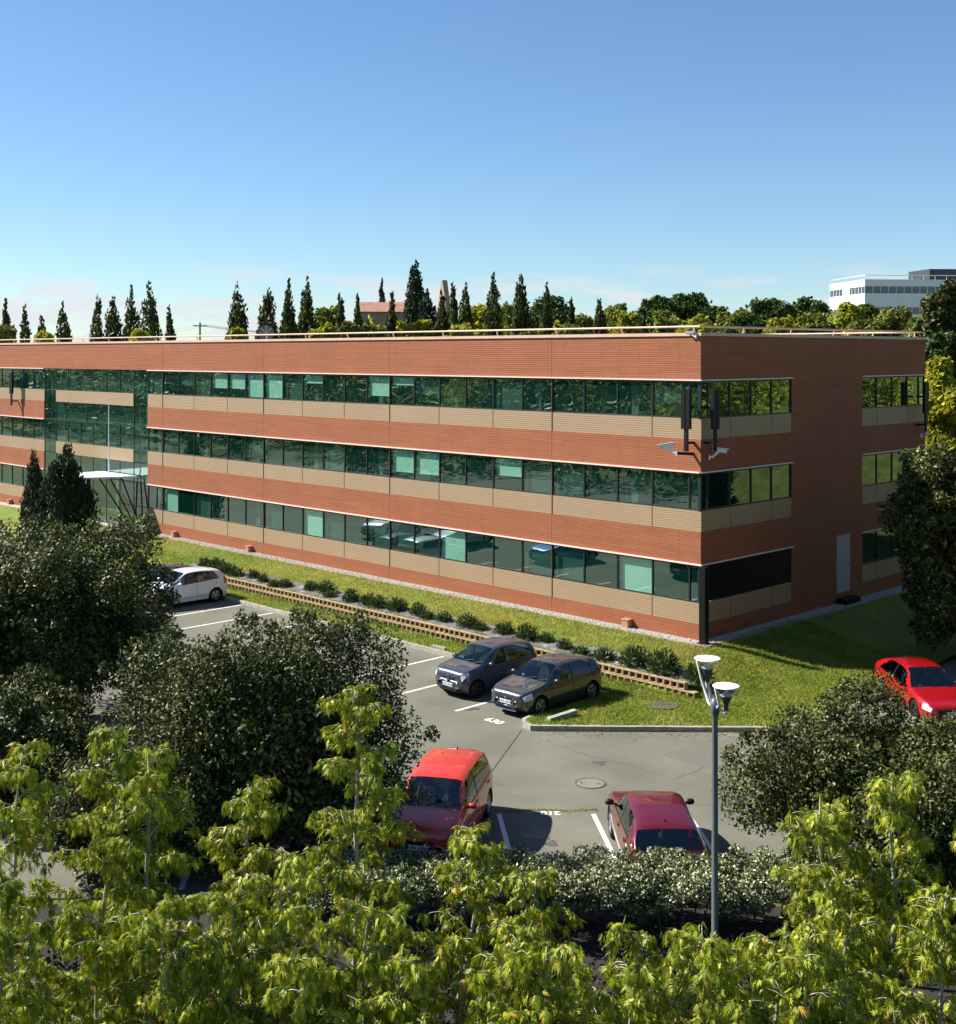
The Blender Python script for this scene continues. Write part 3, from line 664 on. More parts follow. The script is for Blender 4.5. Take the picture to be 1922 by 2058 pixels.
# wall-base vents
def vent(x, label):
    o = empty('vent_box', (x,-.16,.84)); m = MB(); m.box(-.15,.15,-.12,.16,0,.32); m.build('housing', M['vent'], o)
    m2 = MB(); m2.box(-.17,.17,-.14,.16,.32,.35); m2.build('lid', M['vent'], o); tag(o, label, 'vent', 'vent boxes along the wall base')
vent(-3.35, 'pinkish vent box at the wall base nearest the right corner'); vent(-27.9-1.1, 'pinkish vent box at the wall base above the white car')
vent(-36.6, 'pinkish vent box at the wall base by the entrance glazing'); vent(-58.6, 'pinkish vent box at the wall base left of the dark conifers')

# black twin bars, cameras, column at the corner
def twin_bar(loc, rz, label):
    o = empty('antenna', loc, rz)
    for dx in (-.105, .105):
        m = MB(); m.box(dx-.085, dx+.085, -.11, .03, -.44, 1.02); m.build('bar', M['black'], o)
    m = MB(); m.box(-.08,.08,-.08,.0,-1.26,-.44); m.build('lower_bar', M['black'], o)
    for z in (-1.0,.3): m = MB(); m.box(-.05,.05,.0 if z < 0 else .03,.40,z,z+.09); m.build('bracket', M['black'], o)
    return tag(o, label, 'antenna', 'black twin antennas on the building corners')
twin_bar((-.32,-.42,9.1), 0, 'black twin antenna bars on the sunlit face beside the near corner')
twin_bar((.42,.24,9.1), PI/2, 'black twin antenna bars on the shaded face beside the near corner')
twin_bar((.42,17.0,9.1), PI/2, 'black twin antenna bars at the far end of the shaded face')
twin_bar((-57.6,-.42,9.1), 0, 'black twin antenna bars on the facade left of the entrance glazing')
def cctv(loc, rz, label, tilt=-.18, s=1.0, arm=True):
    o = empty('security_camera', loc, rz); o.scale = (s,s,s)
    m = MB(); m.tube([(-.30,0,0),(.22,0,0)], .085, 10); m.box(-.34,.30,-.10,.10,.075,.095); h = m.build('housing', M['white_plastic'], o); h.location = (.42,0,.10); h.rotation_euler = (0,-tilt,0)
    m = MB(); m.tube([(.76-.0,0,0),(.765,0,0)], .06, 10); l = m.build('camera_lens', M['black'], h); l.location = (-.54,0,0)
    if arm:
        m = MB(); m.tube([(0,0,-.16),(.12,0,-.14),(.28,0,.0),(.36,0,.06)], .045, 8); m.box(-.03,.02,-.09,.09,-.26,-.06); m.build('bracket', M['white_plastic'], o)
    return tag(o, label, 'security camera', 'white security cameras on the brick building')
cctv((-.62,-.62,7.92), R_(200), 'white security camera on an arm out from the sunlit brick face')
o = bpy.data.objects['security_camera']; m = MB(); m.tube([(0,0,-.16),(-.55,.62*0-.55,-.2)], .055, 8); ob = m.build('wall_arm', M['black'], o)
ob.rotation_euler = (0,0,0)
cctv((.03,.50,7.75), R_(35), 'white security camera on the shaded brick face near the corner', -.12)
cctv((-.15,-.08,12.14), R_(190), 'small white security camera under the coping at the near corner', -.1, .6)
cctv((.05,17.85,12.0), R_(60), 'small pale security camera under the coping at the far right corner', -.3, .6)
cctv((.03,17.45,7.75), R_(-30), 'white security camera below the twin bars at the far end', -.9, .8)
o = empty('barrier_column', (.33,-.27,.80)); m = MB(); m.box(-.13,.13,-.13,.13,.08,2.84); m.build('shaft', M['black'], o); m = MB(); m.box(-.20,.20,-.20,.20,.0,.08); m.build('base_plate', M['black'], o)
tag(o, 'tall black square column standing just off the near building corner', 'column')
# dish on the roof
o = empty('satellite_dish', (*W(-11.85,69.5),11.9)); o.rotation_euler = (0,0,YAW-PI/2)
m = MB(); m.lathe([(0.0,0),(.2,-.02),(.35,-.06),(.44,-.11),(.45,-.115),(.36,-.075),(.2,-.035),(0,-.015)], n=28, axis='y'); d = m.build('dish', mat('dish_mesh', (.16,.14,.13), .6), o, True); d.location = (0,0,.68); d.rotation_euler = (R_(-15),0,0)
m = MB(); m.tube([(0,.05,0),(0,.05,.7)], .04, 8)
for k in range(4):
    a = k*PI/4; m.tube([(.42*math.cos(a),-.13,.68+.42*math.sin(a)),(0,-.03,.68),(-.42*math.cos(a),-.13,.68-.42*math.sin(a))], .014, 5)
m.build('mast', M['lamp_grey'], o); tag(o, 'round grey satellite dish standing behind the roof rail', 'satellite dish')
# ------------------------------------------------------------------ cars (nose along local +x)
def smooth_interp(x, xs, ys):
    xs = np.array(xs); ys = np.array(ys); o = np.argsort(xs); return np.interp(x, xs[o], ys[o])
SPECS = {
 # positions along the length are fractions of L, front +.5; heights in metres; plan widths are fractions of the half width
 'hatch': dict(L=3.97, W=1.74, wb=2.54, wr=.315, zb=.17,
   top=[(.5,.50),(.498,.62),(.492,.70),(.478,.765),(.45,.80),(.40,.845),(.30,.915),(.235,.965),(.215,.985),(.13,1.20),(.055,1.385),(.02,1.43),(-.06,1.455),(-.16,1.45),(-.28,1.415),(-.385,1.35),(-.41,1.32),(-.455,1.10),(-.478,.98),(-.487,.88),(-.495,.70),(-.5,.5)],
   belt=[(.5,.46),(.49,.58),(.46,.69),(.40,.775),(.30,.86),(.22,.905),(.05,.93),(-.15,.965),(-.30,1.0),(-.40,1.02),(-.46,.98),(-.485,.82),(-.5,.46)],
   plan=[(.5,.58),(.496,.68),(.485,.78),(.46,.885),(.42,.955),(.34,.99),(.2,1),(-.3,1),(-.40,.98),(-.45,.94),(-.48,.87),(-.493,.78),(-.5,.66)],
   roofw=.70, cowl=.222, wtop=.045, rtop=-.405, rbot=-.458, A=(.175,.055), Cp=(-.375,-.30), B=-.075, nose='low'),
 'small': dict(L=3.62, W=1.66, wb=2.49, wr=.30, zb=.18,
   top=[(.5,.52),(.498,.66),(.493,.78),(.480,.86),(.45,.915),(.42,.945),(.34,1.0),(.275,1.04),(.255,1.06),(.17,1.28),(.095,1.46),(.055,1.51),(-.04,1.545),(-.2,1.545),(-.33,1.50),(-.405,1.44),(-.425,1.40),(-.468,1.12),(-.482,.98),(-.49,.85),(-.496,.68),(-.5,.5)],
   belt=[(.5,.48),(.492,.62),(.475,.75),(.43,.85),(.34,.93),(.25,.965),(.05,.975),(-.15,1.0),(-.3,1.03),(-.42,1.05),(-.47,1.0),(-.49,.8),(-.5,.46)],
   plan=[(.5,.64),(.496,.74),(.486,.84),(.46,.93),(.42,.98),(.34,1),(.2,1),(-.3,1),(-.40,.985),(-.45,.95),(-.48,.89),(-.493,.80),(-.5,.7)],
   roofw=.74, cowl=.262, wtop=.085, rtop=-.42, rbot=-.465, A=(.215,.095), Cp=(-.385,-.34), B=-.03, nose='round'),
 'coupe_suv': dict(L=4.4, W=1.72, wb=2.66, wr=.345, zb=.2,
   top=[(.5,.56),(.493,.70),(.48,.80),(.455,.87),(.40,.94),(.30,1.0),(.235,1.04),(.215,1.06),(.13,1.28),(.055,1.47),(.02,1.51),(-.05,1.535),(-.15,1.52),(-.27,1.455),(-.35,1.385),(-.365,1.365),(-.44,1.13),(-.475,1.03),(-.487,.93),(-.495,.75),(-.5,.55)],
   belt=[(.5,.5),(.49,.64),(.46,.78),(.40,.87),(.30,.94),(.22,.98),(.05,1.0),(-.15,1.03),(-.30,1.07),(-.40,1.075),(-.465,1.02),(-.487,.86),(-.5,.5)],
   plan=[(.5,.58),(.496,.68),(.485,.79),(.46,.89),(.42,.96),(.34,.99),(.2,1),(-.3,1),(-.40,.985),(-.45,.95),(-.48,.89),(-.493,.80),(-.5,.68)],
   roofw=.72, cowl=.222, wtop=.045, rtop=-.375, rbot=-.47, A=(.175,.055), Cp=(-.36,-.24), B=-.08, nose='low'),
 'saloon': dict(L=4.55, W=1.8, wb=2.73, wr=.33, zb=.15,
   top=[(.5,.48),(.494,.60),(.482,.68),(.455,.73),(.40,.79),(.30,.86),(.225,.91),(.195,.935),(.11,1.13),(.03,1.345),(-.01,1.385),(-.08,1.41),(-.17,1.40),(-.29,1.33),(-.37,1.23),(-.385,1.20),(-.445,1.03),(-.475,.99),(-.487,.9),(-.495,.72),(-.5,.5)],
   belt=[(.5,.44),(.49,.56),(.46,.66),(.40,.73),(.30,.81),(.20,.86),(.05,.885),(-.15,.92),(-.30,.95),(-.40,.97),(-.46,.96),(-.487,.82),(-.5,.46)],
   plan=[(.5,.56),(.496,.66),(.485,.77),(.46,.88),(.42,.95),(.34,.99),(.2,1),(-.3,1),(-.40,.98),(-.45,.94),(-.48,.88),(-.493,.80),(-.5,.66)],
   roofw=.68, cowl=.205, wtop=.02, rtop=-.39, rbot=-.45, A=(.155,.03), Cp=(-.36,-.24), B=-.10, nose='wide'),
}
SPECS['mpv'] = dict(SPECS['small'], L=4.15, W=1.78, wb=2.62, wr=.325, cowl=.282, wtop=.125, rtop=-.435, rbot=-.468, A=(.235,.135), nose='low',
   top=[(.5,.52),(.494,.66),(.484,.78),(.465,.86),(.42,.93),(.35,1.0),(.30,1.04),(.275,1.08),(.20,1.32),(.135,1.50),(.10,1.55),(0,1.60),(-.2,1.60),(-.34,1.56),(-.415,1.50),(-.435,1.46),(-.470,1.14),(-.482,.98),(-.49,.85),(-.496,.68),(-.5,.5)], roofw=.76)
SPECS['city'] = dict(SPECS['hatch'], L=4.08, W=1.73, wb=2.59, top=[(a, b+.10*(1 if b > .6 else .5)) for a, b in SPECS['hatch']['top']], belt=[(a, b+.07) for a, b in SPECS['hatch']['belt']], wr=.32)

def car(name, label, x, y, heading, kind, pm, group=None, rimm='rim', emblem=None, detail=True):
    S = SPECS[kind]; Ln, Wd = S['L'], S['W']; hw = Wd/2
    root = empty(name, (x,y,.006), heading); tag(root, label, 'car', group)
    fx = np.array([.5,.498,.495,.49,.484,.477,.469,.46]); mid = np.linspace(.45,-.45,84)
    st = np.concatenate([fx, mid, -fx[::-1]])
    X = st*Ln
    top = smooth_interp(st, *zip(*S['top'])); belt = smooth_interp(st, *zip(*S['belt'])); plan = smooth_interp(st, *zip(*S['plan']))*hw
    k = np.array([.25,.5,.25])
    for _ in range(2):
        top[1:-1] = np.convolve(top, k, 'valid'); belt[1:-1] = np.convolve(belt, k, 'valid'); plan[1:-1] = np.convolve(plan, k, 'valid')
    belt = np.minimum(belt, top-.035)
    zb = S['zb'] + .14*sstep(.44,.5,np.abs(st))
    g = np.clip((top-belt-.05)/.33, 0, 1)
    rings = []
    for i in range(len(st)):
        w_, z0, zt, bl, gi = plan[i], zb[i], top[i], belt[i], g[i]
        zm = z0+.45*(bl-z0)
        P = [(0,z0),(.82*w_,z0),(.945*w_,z0+.05),(.985*w_,z0+.16*(bl-z0)/.7+.03),(1.0*w_,zm),(.992*w_,zm+.5*(bl-zm)),(.965*w_,bl-.05*(bl-z0)/.7),(.935*w_,bl)]
        wr = w_*(.90*(1-gi)+S['roofw']*gi); ye = .925*w_
        for t in (.30,.62,.90): P.append((ye+(wr-ye)*t+.03*gi*math.sin(PI*t)*w_, bl+(zt-.075*gi-.012-bl)*t))
        P += [(wr, zt-.075*gi-.012*(1-gi)), (wr-.035*gi-.02, zt-.035*gi-.006), (.72*wr, zt-.012), (.38*wr, zt-.003), (0, zt)]
        rings.append(P)
    RG = np.array(rings)                           # (n,16,2)
    fine = []; jo = []                              # finer points between ring points 2..6
    for j in range(RG.shape[1]-1):
        k = 5 if 2 <= j <= 5 else 1
        for q in range(k): fine.append(RG[:,j]*(1-q/k)+RG[:,j+1]*(q/k)); jo.append(j+q/k)
    fine.append(RG[:,-1]); jo.append(RG.shape[1]-1); RF = np.stack(fine, 1)
    n, r = RF.shape[:2]
    V = []; 
    for i in range(n):
        for j in range(r): V.append((X[i], RF[i,j,0], RF[i,j,1]))
    for i in range(n):
        for j in range(r): V.append((X[i], -RF[i,j,0], RF[i,j,1]))
    V = np.array(V)
    # snap near wheel arches
    wc = [(S['wb']/2+.02*Ln*0, S['wr']), (-S['wb']/2, S['wr'])]; Ra = S['wr']+.055
    side = np.array(jo)[np.arange(len(V)) % r]; sidem = (side >= 2) & (side <= 6)
    for cx, cz in wc:
        d = np.hypot(V[:,0]-cx, V[:,2]-cz); near = sidem & (np.abs(d-Ra) < .030)
        f = np.where(near, Ra/np.maximum(d,1e-6), 1); V[:,0] = cx+(V[:,0]-cx)*f; V[:,2] = cz+(V[:,2]-cz)*f
    groups = {}
    def addf(key, f): groups.setdefault(key, []).append(f)
    xB = S['B']*Ln; cow, wt, rt, rb_ = S['cowl']*Ln, S['wtop']*Ln, S['rtop']*Ln, S['rbot']*Ln
    zmaxv = top.max()
    for s in (0, 1):
        o = s*n*r
        for i in range(n-1):
            for jf in range(r-1):
                j = int(jo[jf]+1e-6); q = [o+i*r+jf, o+i*r+jf+1, o+(i+1)*r+jf+1, o+(i+1)*r+jf]
                if s == 0: q = q[::-1]
                c = V[q].mean(0); xc, zc = c[0], c[2]; u = xc/Ln
                if j <= 6 and j >= 1 and any(math.hypot(xc-a, zc-b) < Ra for a, b in wc): continue
                key = 'body'
                if j >= 12 and wt < xc < cow: key = 'windscreen'
                elif j >= 12 and rb_ < xc < rt: key = 'rear_window'
                elif 7 <= j <= 10:
                    bl = np.interp(-xc, -X, belt); tp = np.interp(-xc, -X, top); h = (zc-bl)/max(.05, tp-bl)
                    xf = (S['A'][0]+(S['A'][1]-S['A'][0])*h)*Ln; xr = (S['Cp'][0]+(S['Cp'][1]-S['Cp'][0])*h)*Ln
                    if xr < xc < xf and j >= 7:
                        key = 'pillar' if abs(xc-xB) < .035 else ('front_window' if xc > xB else 'rear_side_window')
                        if key == 'pillar': key = 'body_trim'
                        else: key += '_%d' % s
                if key == 'body':
                    if j in (1,) or j == 0: key = 'body_trim'
                    elif S['nose'] == 'wide':
                        if 5 <= j <= 7 and .42 < u < .482: key = 'headlight_%d' % s
                    elif S['nose'] == 'round':
                        if 6 <= j <= 9 and .425 < u < .49: key = 'headlight_%d' % s
                    elif 5 <= j <= 7 and .405 < u < .478: key = 'headlight_%d' % s
                    if 5 <= j <= 7 and -.488 < u < -.425: key = 'taillight_%d' % s
                    if key == 'body' and 2 <= j <= 6 and .0 < (xB-0) or True:
                        if key == 'body' and 2 <= j <= 6:
                            fA = S['A'][0]*Ln+.06; rC = S['Cp'][0]*Ln+.22
                            if xB < xc < fA: key = 'front_door_%d' % s
                            elif rC < xc <= xB and kind != 'coupe_x': key = 'rear_door_%d' % s
                    if key == 'body' and 8 <= j and cow < xc and u < .455: key = 'bonnet'
                addf(key, q)
        # end caps
    # caps: fan from ring to centre
    def cap(i, flip):
        nonlocal V
        a = [i*r+j for j in range(r)]; b = [n*r+i*r+j for j in range(r)]
        loop = a + b[-2:0:-1]
        f = tuple(loop if flip else loop[::-1]); addf('body', f)
    cap(0, False); cap(n-1, True)
    mats = {'body': pm, 'bonnet': pm, 'windscreen': M['car_glass'], 'rear_window': M['car_glass'], 'body_trim': M['trim']}
    nice = {'front_window': ('side_window', M['car_glass']), 'rear_side_window': ('side_window', M['car_glass']), 'headlight': ('headlight', M['lens']), 'taillight': ('taillight', M['tail']), 'front_door': ('door', pm), 'rear_door': ('door', pm)}
    doors = {}
    for key, fs in groups.items():
        if key in mats: nm, mm = key, mats[key]
        else: nm, mm = nice[key.rsplit('_', 1)[0]]
        if nm == 'body_trim': nm = 'sill_trim'
        used = sorted({i for f in fs for i in f}); mp_ = {u: k for k, u in enumerate(used)}
        v = V[used].copy()
        if nm in ('headlight', 'taillight'): v[:,1] *= 1.006; v[:,2] += .004; v[:,0] *= 1.003
        me = bpy.data.meshes.new(nm); me.from_pydata([tuple(p) for p in v], [], [tuple(mp_[i] for i in f) for f in fs])
        ob = finish(me, nm, mm, root, True)
        if nm == 'door': doors[key] = ob
    # panel gaps, following the sections
    mb = MB()
    def gap(xp, j0, j1, wd=.008):
        for s in (1, -1):
            pts = []
            for j in range(j0, j1+1):
                yy = np.interp(-xp, -X, RG[:,j,0]); zz = np.interp(-xp, -X, RG[:,j,1]); pts.append((yy, zz))
            vs = [(xp-wd, s*(a+.003), b) for a, b in pts]+[(xp+wd, s*(a+.003), b) for a, b in pts]; k = len(pts)
            mb.add(vs, [(t, t+1, k+t+1, k+t) if s > 0 else (k+t, k+t+1, t+1, t) for t in range(k-1)])
    for xp in (S['A'][0]*Ln+.06, xB):
        gap(xp, 3, 7)
    rc = S['Cp'][0]*Ln+.22
    gap(rc, 5, 7)
    def line_along(j, xa, xb2, wd=.008, key=0):
        sel = [i for i in range(n) if xb2 <= X[i] <= xa]
        for s in (1, -1):
            vs = []
            for i in sel: vs += [(X[i], s*(RG[i,j,0]+.003), RG[i,j,1]-wd), (X[i], s*(RG[i,j,0]+.003), RG[i,j,1]+wd)]
            mb.add(vs, [(2*t, 2*t+1, 2*t+3, 2*t+2) for t in range(len(sel)-1)])
    line_along(3, S['A'][0]*Ln+.06, -S['wb']/2+Ra+.03)
    line_along(7, S['A'][0]*Ln, S['Cp'][0]*Ln, .012)
    mb.build('panel_gaps', M['trim'], root)
    if emblem == 'lion':
        mb = MB(); line_along(7, S['A'][0]*Ln, S['Cp'][0]*Ln, .010); mb.build('window_trim', M['chrome'], root)
    # wheel housings
    for cx, cz in wc:
        for s in (1, -1):
            mb = MB(); a = [(cx+Ra*math.cos(t), cz+Ra*math.sin(t)) for t in np.linspace(-.25, PI+.25, 16)]
            y0, y1 = s*hw*.985, s*(hw-.32); k = len(a)
            mb.add([(p[0],y0,p[1]) for p in a]+[(p[0],y1,p[1]) for p in a], [(i,i+1,k+i+1,k+i) for i in range(k-1)]+[tuple(range(2*k-1,k-1,-1))])
            mb.build('wheel_housing', M['trim'], root)
    # wheels
    wr = S['wr']
    for cx, cz in wc:
        for s in (1, -1):
            t = MB(); t.lathe([(wr*.66,.085),(wr*.80,.10),(wr*.95,.093),(wr,.07),(wr,-.07),(wr*.95,-.09),(wr*.66,-.09)], n=28, axis='y')
            wh = t.build('wheel', M['tyre'], root, True); wh.location = (cx, s*(hw-.115), wr); wh.rotation_euler = (0, random.uniform(0,1), 0 if s > 0 else PI)
            q = MB(); R0 = wr*.67
            q.lathe([(R0,-.06),(R0,.085),(R0*.93,.092),(R0*.88,.06),(R0*.88,-.05)], n=28, axis='y'); q.lathe([(R0*.88,.0),(0.02,.0)], n=20, axis='y', m=1)
            for k in range(5):
                a = 2*PI*k/5; ca, sa = math.cos(a), math.sin(a); p0, p1 = .02, R0*.9
                for da in (-.13, .13):
                    c2, s2 = math.cos(a+da), math.sin(a+da)
                    V4 = [(p0*ca+.018*sa, .082, p0*sa-.018*ca),(p0*ca-.018*sa, .082, p0*sa+.018*ca),(p1*c2-.02*s2, .085, p1*s2+.02*c2),(p1*c2+.02*s2, .085, p1*s2-.02*c2)]
                    V4 += [(p[0], .05, p[2]) for p in V4]; q.add(V4, [(0,1,2,3),(0,4,5,1),(2,6,7,3),(1,5,6,2),(3,7,4,0)])
            q.lathe([(.045,.05),(.045,.09),(0,.094)], n=12, axis='y'); q.build('rim', [M[rimm], M['trim']], wh)
    # front: grille, lower intake, number plate; rear plate, bumper strip
    fxp = Ln/2
    gz = {'low': (.40,.60), 'round': (.62,.70), 'wide': (.42,.58)}[S['nose']]; gw = {'low': .36, 'round': .30, 'wide': .50}[S['nose']]*hw/.87
    mb = MB(); mb.prism([(fxp-.06,-gw*1.06),(fxp+.012,-gw*.94),(fxp+.012,gw*.94),(fxp-.06,gw*1.06)], gz[0], gz[1])
    mb.prism([(fxp-.06,-.60*hw),(fxp+.008,-.48*hw),(fxp+.008,.48*hw),(fxp-.06,.60*hw)], .235, .33)
    mb.build('grille', M['trim'], root)
    if S['nose'] == 'low':
        mb = MB(); mb.tube([(fxp+.014,-gw*.95,gz[1]),(fxp+.014,-gw*.88,gz[0]+.01),(fxp+.014,gw*.88,gz[0]+.01),(fxp+.014,gw*.95,gz[1])], .012, 6); mb.tube([(fxp+.0,-.50*hw,.225),(fxp+.012,0,.215),(fxp+.0,.50*hw,.225)], .012, 6); mb.build('chrome_strip', M['chrome'], root)
    def plate(xp, z, sgn):
        m = MB(); m.box(xp-.008, xp+.008, -.26, .26, z-.055, z+.055); m.box(xp-.0085 if sgn < 0 else xp+.008, xp-.008 if sgn < 0 else xp+.0088, -.258, -.215, z-.05, z+.05, 1); m.box(xp-.0085 if sgn < 0 else xp+.008, xp-.008 if sgn < 0 else xp+.0088, .215, .258, z-.05, z+.05, 1)
        yy = -.17
        while yy < .17:
            wdt = .03; m.box(xp-.0087 if sgn < 0 else xp+.008, xp-.008 if sgn < 0 else xp+.0089, yy, yy+wdt, z-.032, z+.032, 2); yy += .05 if abs(yy+.045) > .03 else .08
        m.build('number_plate', [M['plate'], M['plate_blue'], M['trim']], root)
    plate(fxp+.022, .47 if S['nose'] != 'round' else .44, 1); plate(-fxp-.012, .62, -1)
    if emblem:
        m = MB(); z = gz[1]+.03 if S['nose'] != 'round' else .70; xe = fxp+.004 if S['nose'] != 'round' else fxp-.003
        if emblem == 'diamond':
            a, b = .062, .088
            for p, q in (((0,b),(a,0)),((a,0),(0,-b)),((0,-b),(-a,0)),((-a,0),(0,b))): m.tube([(xe+.02,p[0],z+p[1]),(xe+.02,q[0],z+q[1])], .014, 5)
        elif emblem == 'letter': 
            m.tube([(xe+.02,-.045,z-.08),(xe+.02,-.055,z+.0)], .010, 5); m.tube([(xe+.02,.045,z-.08),(xe+.02,.055,z+.0)], .010, 5); m.tube([(xe+.02,-.045,z-.045),(xe+.02,.045,z-.045)], .010, 5)
        else:
            m.tube([(xe+.01,-.02,z-.05),(xe+.01,.02,z-.01),(xe+.01,-.01,z+.03)], .016, 6)
        m.build('emblem', M['chrome'], root)
    # mirrors
    for s in (1, -1):
        m = MB(); pr = [(.0,-.10),(.045,-.095),(.07,-.05),(.075,.02),(.06,.08),(.0,.10)]
        m.lathe(pr, n=14, axis='y'); b_ = np.interp(-(S['A'][0]*Ln-.10), -X, belt)
        mo = m.build('mirror', M['chrome'] if rimm == 'chrome_x' else (pm if kind != 'coupe_suv' and kind != 'saloon' else M['trim']), root, True); mo.location = (S['A'][0]*Ln-.10, s*(hw*.955+.11), b_+.085); mo.scale = (.9,1,.95)
        m = MB(); m.tube([(S['A'][0]*Ln-.10, s*hw*.9, b_+.03),(S['A'][0]*Ln-.10, s*(hw*.955+.06), b_+.06)], .022, 6); m.build('mirror_stalk', M['trim'], root)
        for xh, dk in ((xB+.16, 'front_door_%d'), (rc+.15, 'rear_door_%d')):
            d = doors.get(dk % (0 if s > 0 else 1))
            if d is None: continue
            yy = np.interp(-xh, -X, RG[:,6,0]); zz = np.interp(-xh, -X, RG[:,6,1])-.06
            m = MB(); m.box(xh-.085, xh+.085, s*yy+(.0 if s > 0 else -.035)+.008*s, s*yy+(.035 if s > 0 else 0)+.008*s, zz-.016, zz+.016); m.build('handle', pm, d)
    # roof antenna, rails, wipers
    m = MB(); xa = rt+.28; za = np.interp(-xa, -X, top); m.add([(xa+.07,-.012,za-.004),(xa-.06,-.012,za-.004),(xa-.07,0,za+.065),(xa-.06,.012,za-.004),(xa+.07,.012,za-.004)], [(0,1,2),(2,3,4),(0,2,4),(1,3,2)]); m.build('roof_antenna', M['trim'], root)
    m = MB(); xw = cow-.02; zw = np.interp(-xw, -X, top)+.012
    for s in (-.10, .42): m.tube([(xw+.03, s*hw, zw-.01),(xw-.09, (s+.40)*hw, zw+.055)], .008, 5)
    m.build('wiper', M['trim'], root)
    # cabin
    m = MB(); zf = .42
    m.box(rb_+.15, cow+.25, -hw*.80, hw*.80, .26, .36, 0)
    m.add([(cow+.10,-hw*.80,belt[30]-.02),(cow+.10,hw*.80,belt[30]-.02),(cow-.34,hw*.80,belt[30]-.06),(cow-.34,-hw*.80,belt[30]-.06),(cow-.38,-hw*.8,.5),(cow-.38,hw*.8,.5)], [(0,3,2,1),(3,4,5,2)], 0)
    zc = belt[45]
    m.tube([(cow-.50+.02*math.cos(t), .37+.185*math.cos(t), zc-.02+.17*math.sin(t)) for t in np.linspace(0,2*PI,15)], .014, 5, 1)
    m.build('dashboard', [M['dash'], M['trim']], root)
    for yy in (.37, -.37):
        m = MB(); xs_ = cow-1.12
        m.prism([(xs_,yy-.24),(xs_+.5,yy-.24),(xs_+.5,yy+.24),(xs_,yy+.24)], .42, .55)
        m.add([(xs_,yy-.23,.5),(xs_+.13,yy-.23,.5),(xs_-.10,yy-.20,zc+.12),(xs_-.20,yy-.20,zc+.12),(xs_,yy+.23,.5),(xs_+.13,yy+.23,.5),(xs_-.10,yy+.20,zc+.12),(xs_-.20,yy+.20,zc+.12)], [(0,1,2,3),(7,6,5,4),(1,5,6,2),(3,2,6,7),(0,3,7,4)])
        m.box(xs_-.24, xs_-.15, yy-.13, yy+.13, zc+.15, zc+.32); m.build('seat', M['seat'], root)
    m = MB(); xs_ = rb_+.65; m.add([(xs_+.5,-.62,.5),(xs_+.5,.62,.5),(xs_+.12,.62,.52),(xs_+.12,-.62,.52),(xs_-.05,-.60,zc+.08),(xs_-.05,.60,zc+.08)], [(0,1,2,3),(3,2,5,4)]); m.build('rear_bench', M['seat'], root)
    m = MB(); m.box(cow-.16, cow-.15, -hw*.52, -hw*.40, np.interp(-(cow-.155), -X, top)-.09, np.interp(-(cow-.155), -X, top)-.02); m.build('windscreen_sticker', M['white'], root)
    return root

def wh(lat, dep): v = lat*RGT+dep*FWD; return math.atan2(v[1], v[0])
P_grey1 = paint('slate_grey_paint', (.045,.055,.078), .2, .30); P_grey2 = paint('warm_grey_paint', (.040,.043,.049), .2, .30); P_white = paint('white_car_paint', (.80,.80,.82), 0, .3)
P_black = paint('black_car_paint', (.008,.008,.010), .2, .25); P_orange = paint('orange_red_paint', (.66,.042,.012), .1, .32); P_crim = paint('crimson_paint', (.14,.005,.016), .25, .28)
P_red = paint('bright_red_paint', (.36,.004,.008), .1, .28); P_blue = paint('blue_paint', (.02,.10,.36), .4, .3)
car('parked_car', 'slate grey small hatchback with round headlights in the row by the planter wall', -3.3, -7.80, -PI/2-R_(1), 'small', P_grey1, 'cars parked by the planter wall', 'rim_dark', 'diamond')
car('parked_car', 'dark warm grey hatchback with a chrome edged grille beside the grass island', -.52, -7.80, -PI/2+R_(1), 'hatch', P_grey2, 'cars parked by the planter wall', 'rim', 'lion')
car('parked_car', 'white hatchback beside the bank, half behind the big oak', -23.2, -7.72, -PI/2, 'city', P_white, 'cars parked by the planter wall', 'rim')
car('parked_car', 'black car with only its roof showing behind the white hatchback', -25.4, -7.7, -PI/2, 'hatch', P_black, 'cars parked by the planter wall', 'rim_dark')
x, y = W(-.86, 29.49); car('parked_car', 'orange red car facing the view point in front of the oaks', x, y, wh(-.22,-.97), 'mpv', P_orange, 'cars parked along the hedge', 'rim')
x, y = W(3.97, 27.95); car('parked_car', 'crimson car with a sloping black rear window backed up to the hedge', x, y, wh(-.015,1), 'coupe_suv', P_crim, 'cars parked along the hedge', 'rim')
x, y = W(14.35, 39.95); car('parked_car', 'bright red saloon at the edge of the building shade with black grille', x, y, wh(.05,-1), 'saloon', P_red, None, 'rim_dark', 'letter')
x, y = W(-3.55, 29.9); car('parked_car', 'blue car glimpsed through the oak beside the orange red car', x, y, wh(-.1,-1), 'hatch', P_blue, 'cars parked along the hedge')
car('parked_car', 'white car mirrored in the ground floor windows nearest the blue one', -26.6, -13.2, PI/2+.1, 'city', P_white, 'cars mirrored in the ground floor windows')
car('parked_car', 'white car mirrored between two white cars in the ground floor windows', -29.6, -13.4, -PI/2, 'hatch', P_white, 'cars mirrored in the ground floor windows')
car('parked_car', 'white car mirrored farthest left in the ground floor windows', -32.9, -13.2, PI/2-.1, 'coupe_suv', P_white, 'cars mirrored in the ground floor windows')
car('parked_car', 'blue car mirrored in the ground floor windows', -18.6, -13.3, PI/2+.15, 'hatch', P_blue, 'cars mirrored in the ground floor windows')
car('parked_car', 'black car mirrored in the ground floor windows near the right corner', -10.9, -15.4, PI/2+.1, 'city', P_black, 'cars mirrored in the ground floor windows')
random.seed(9)
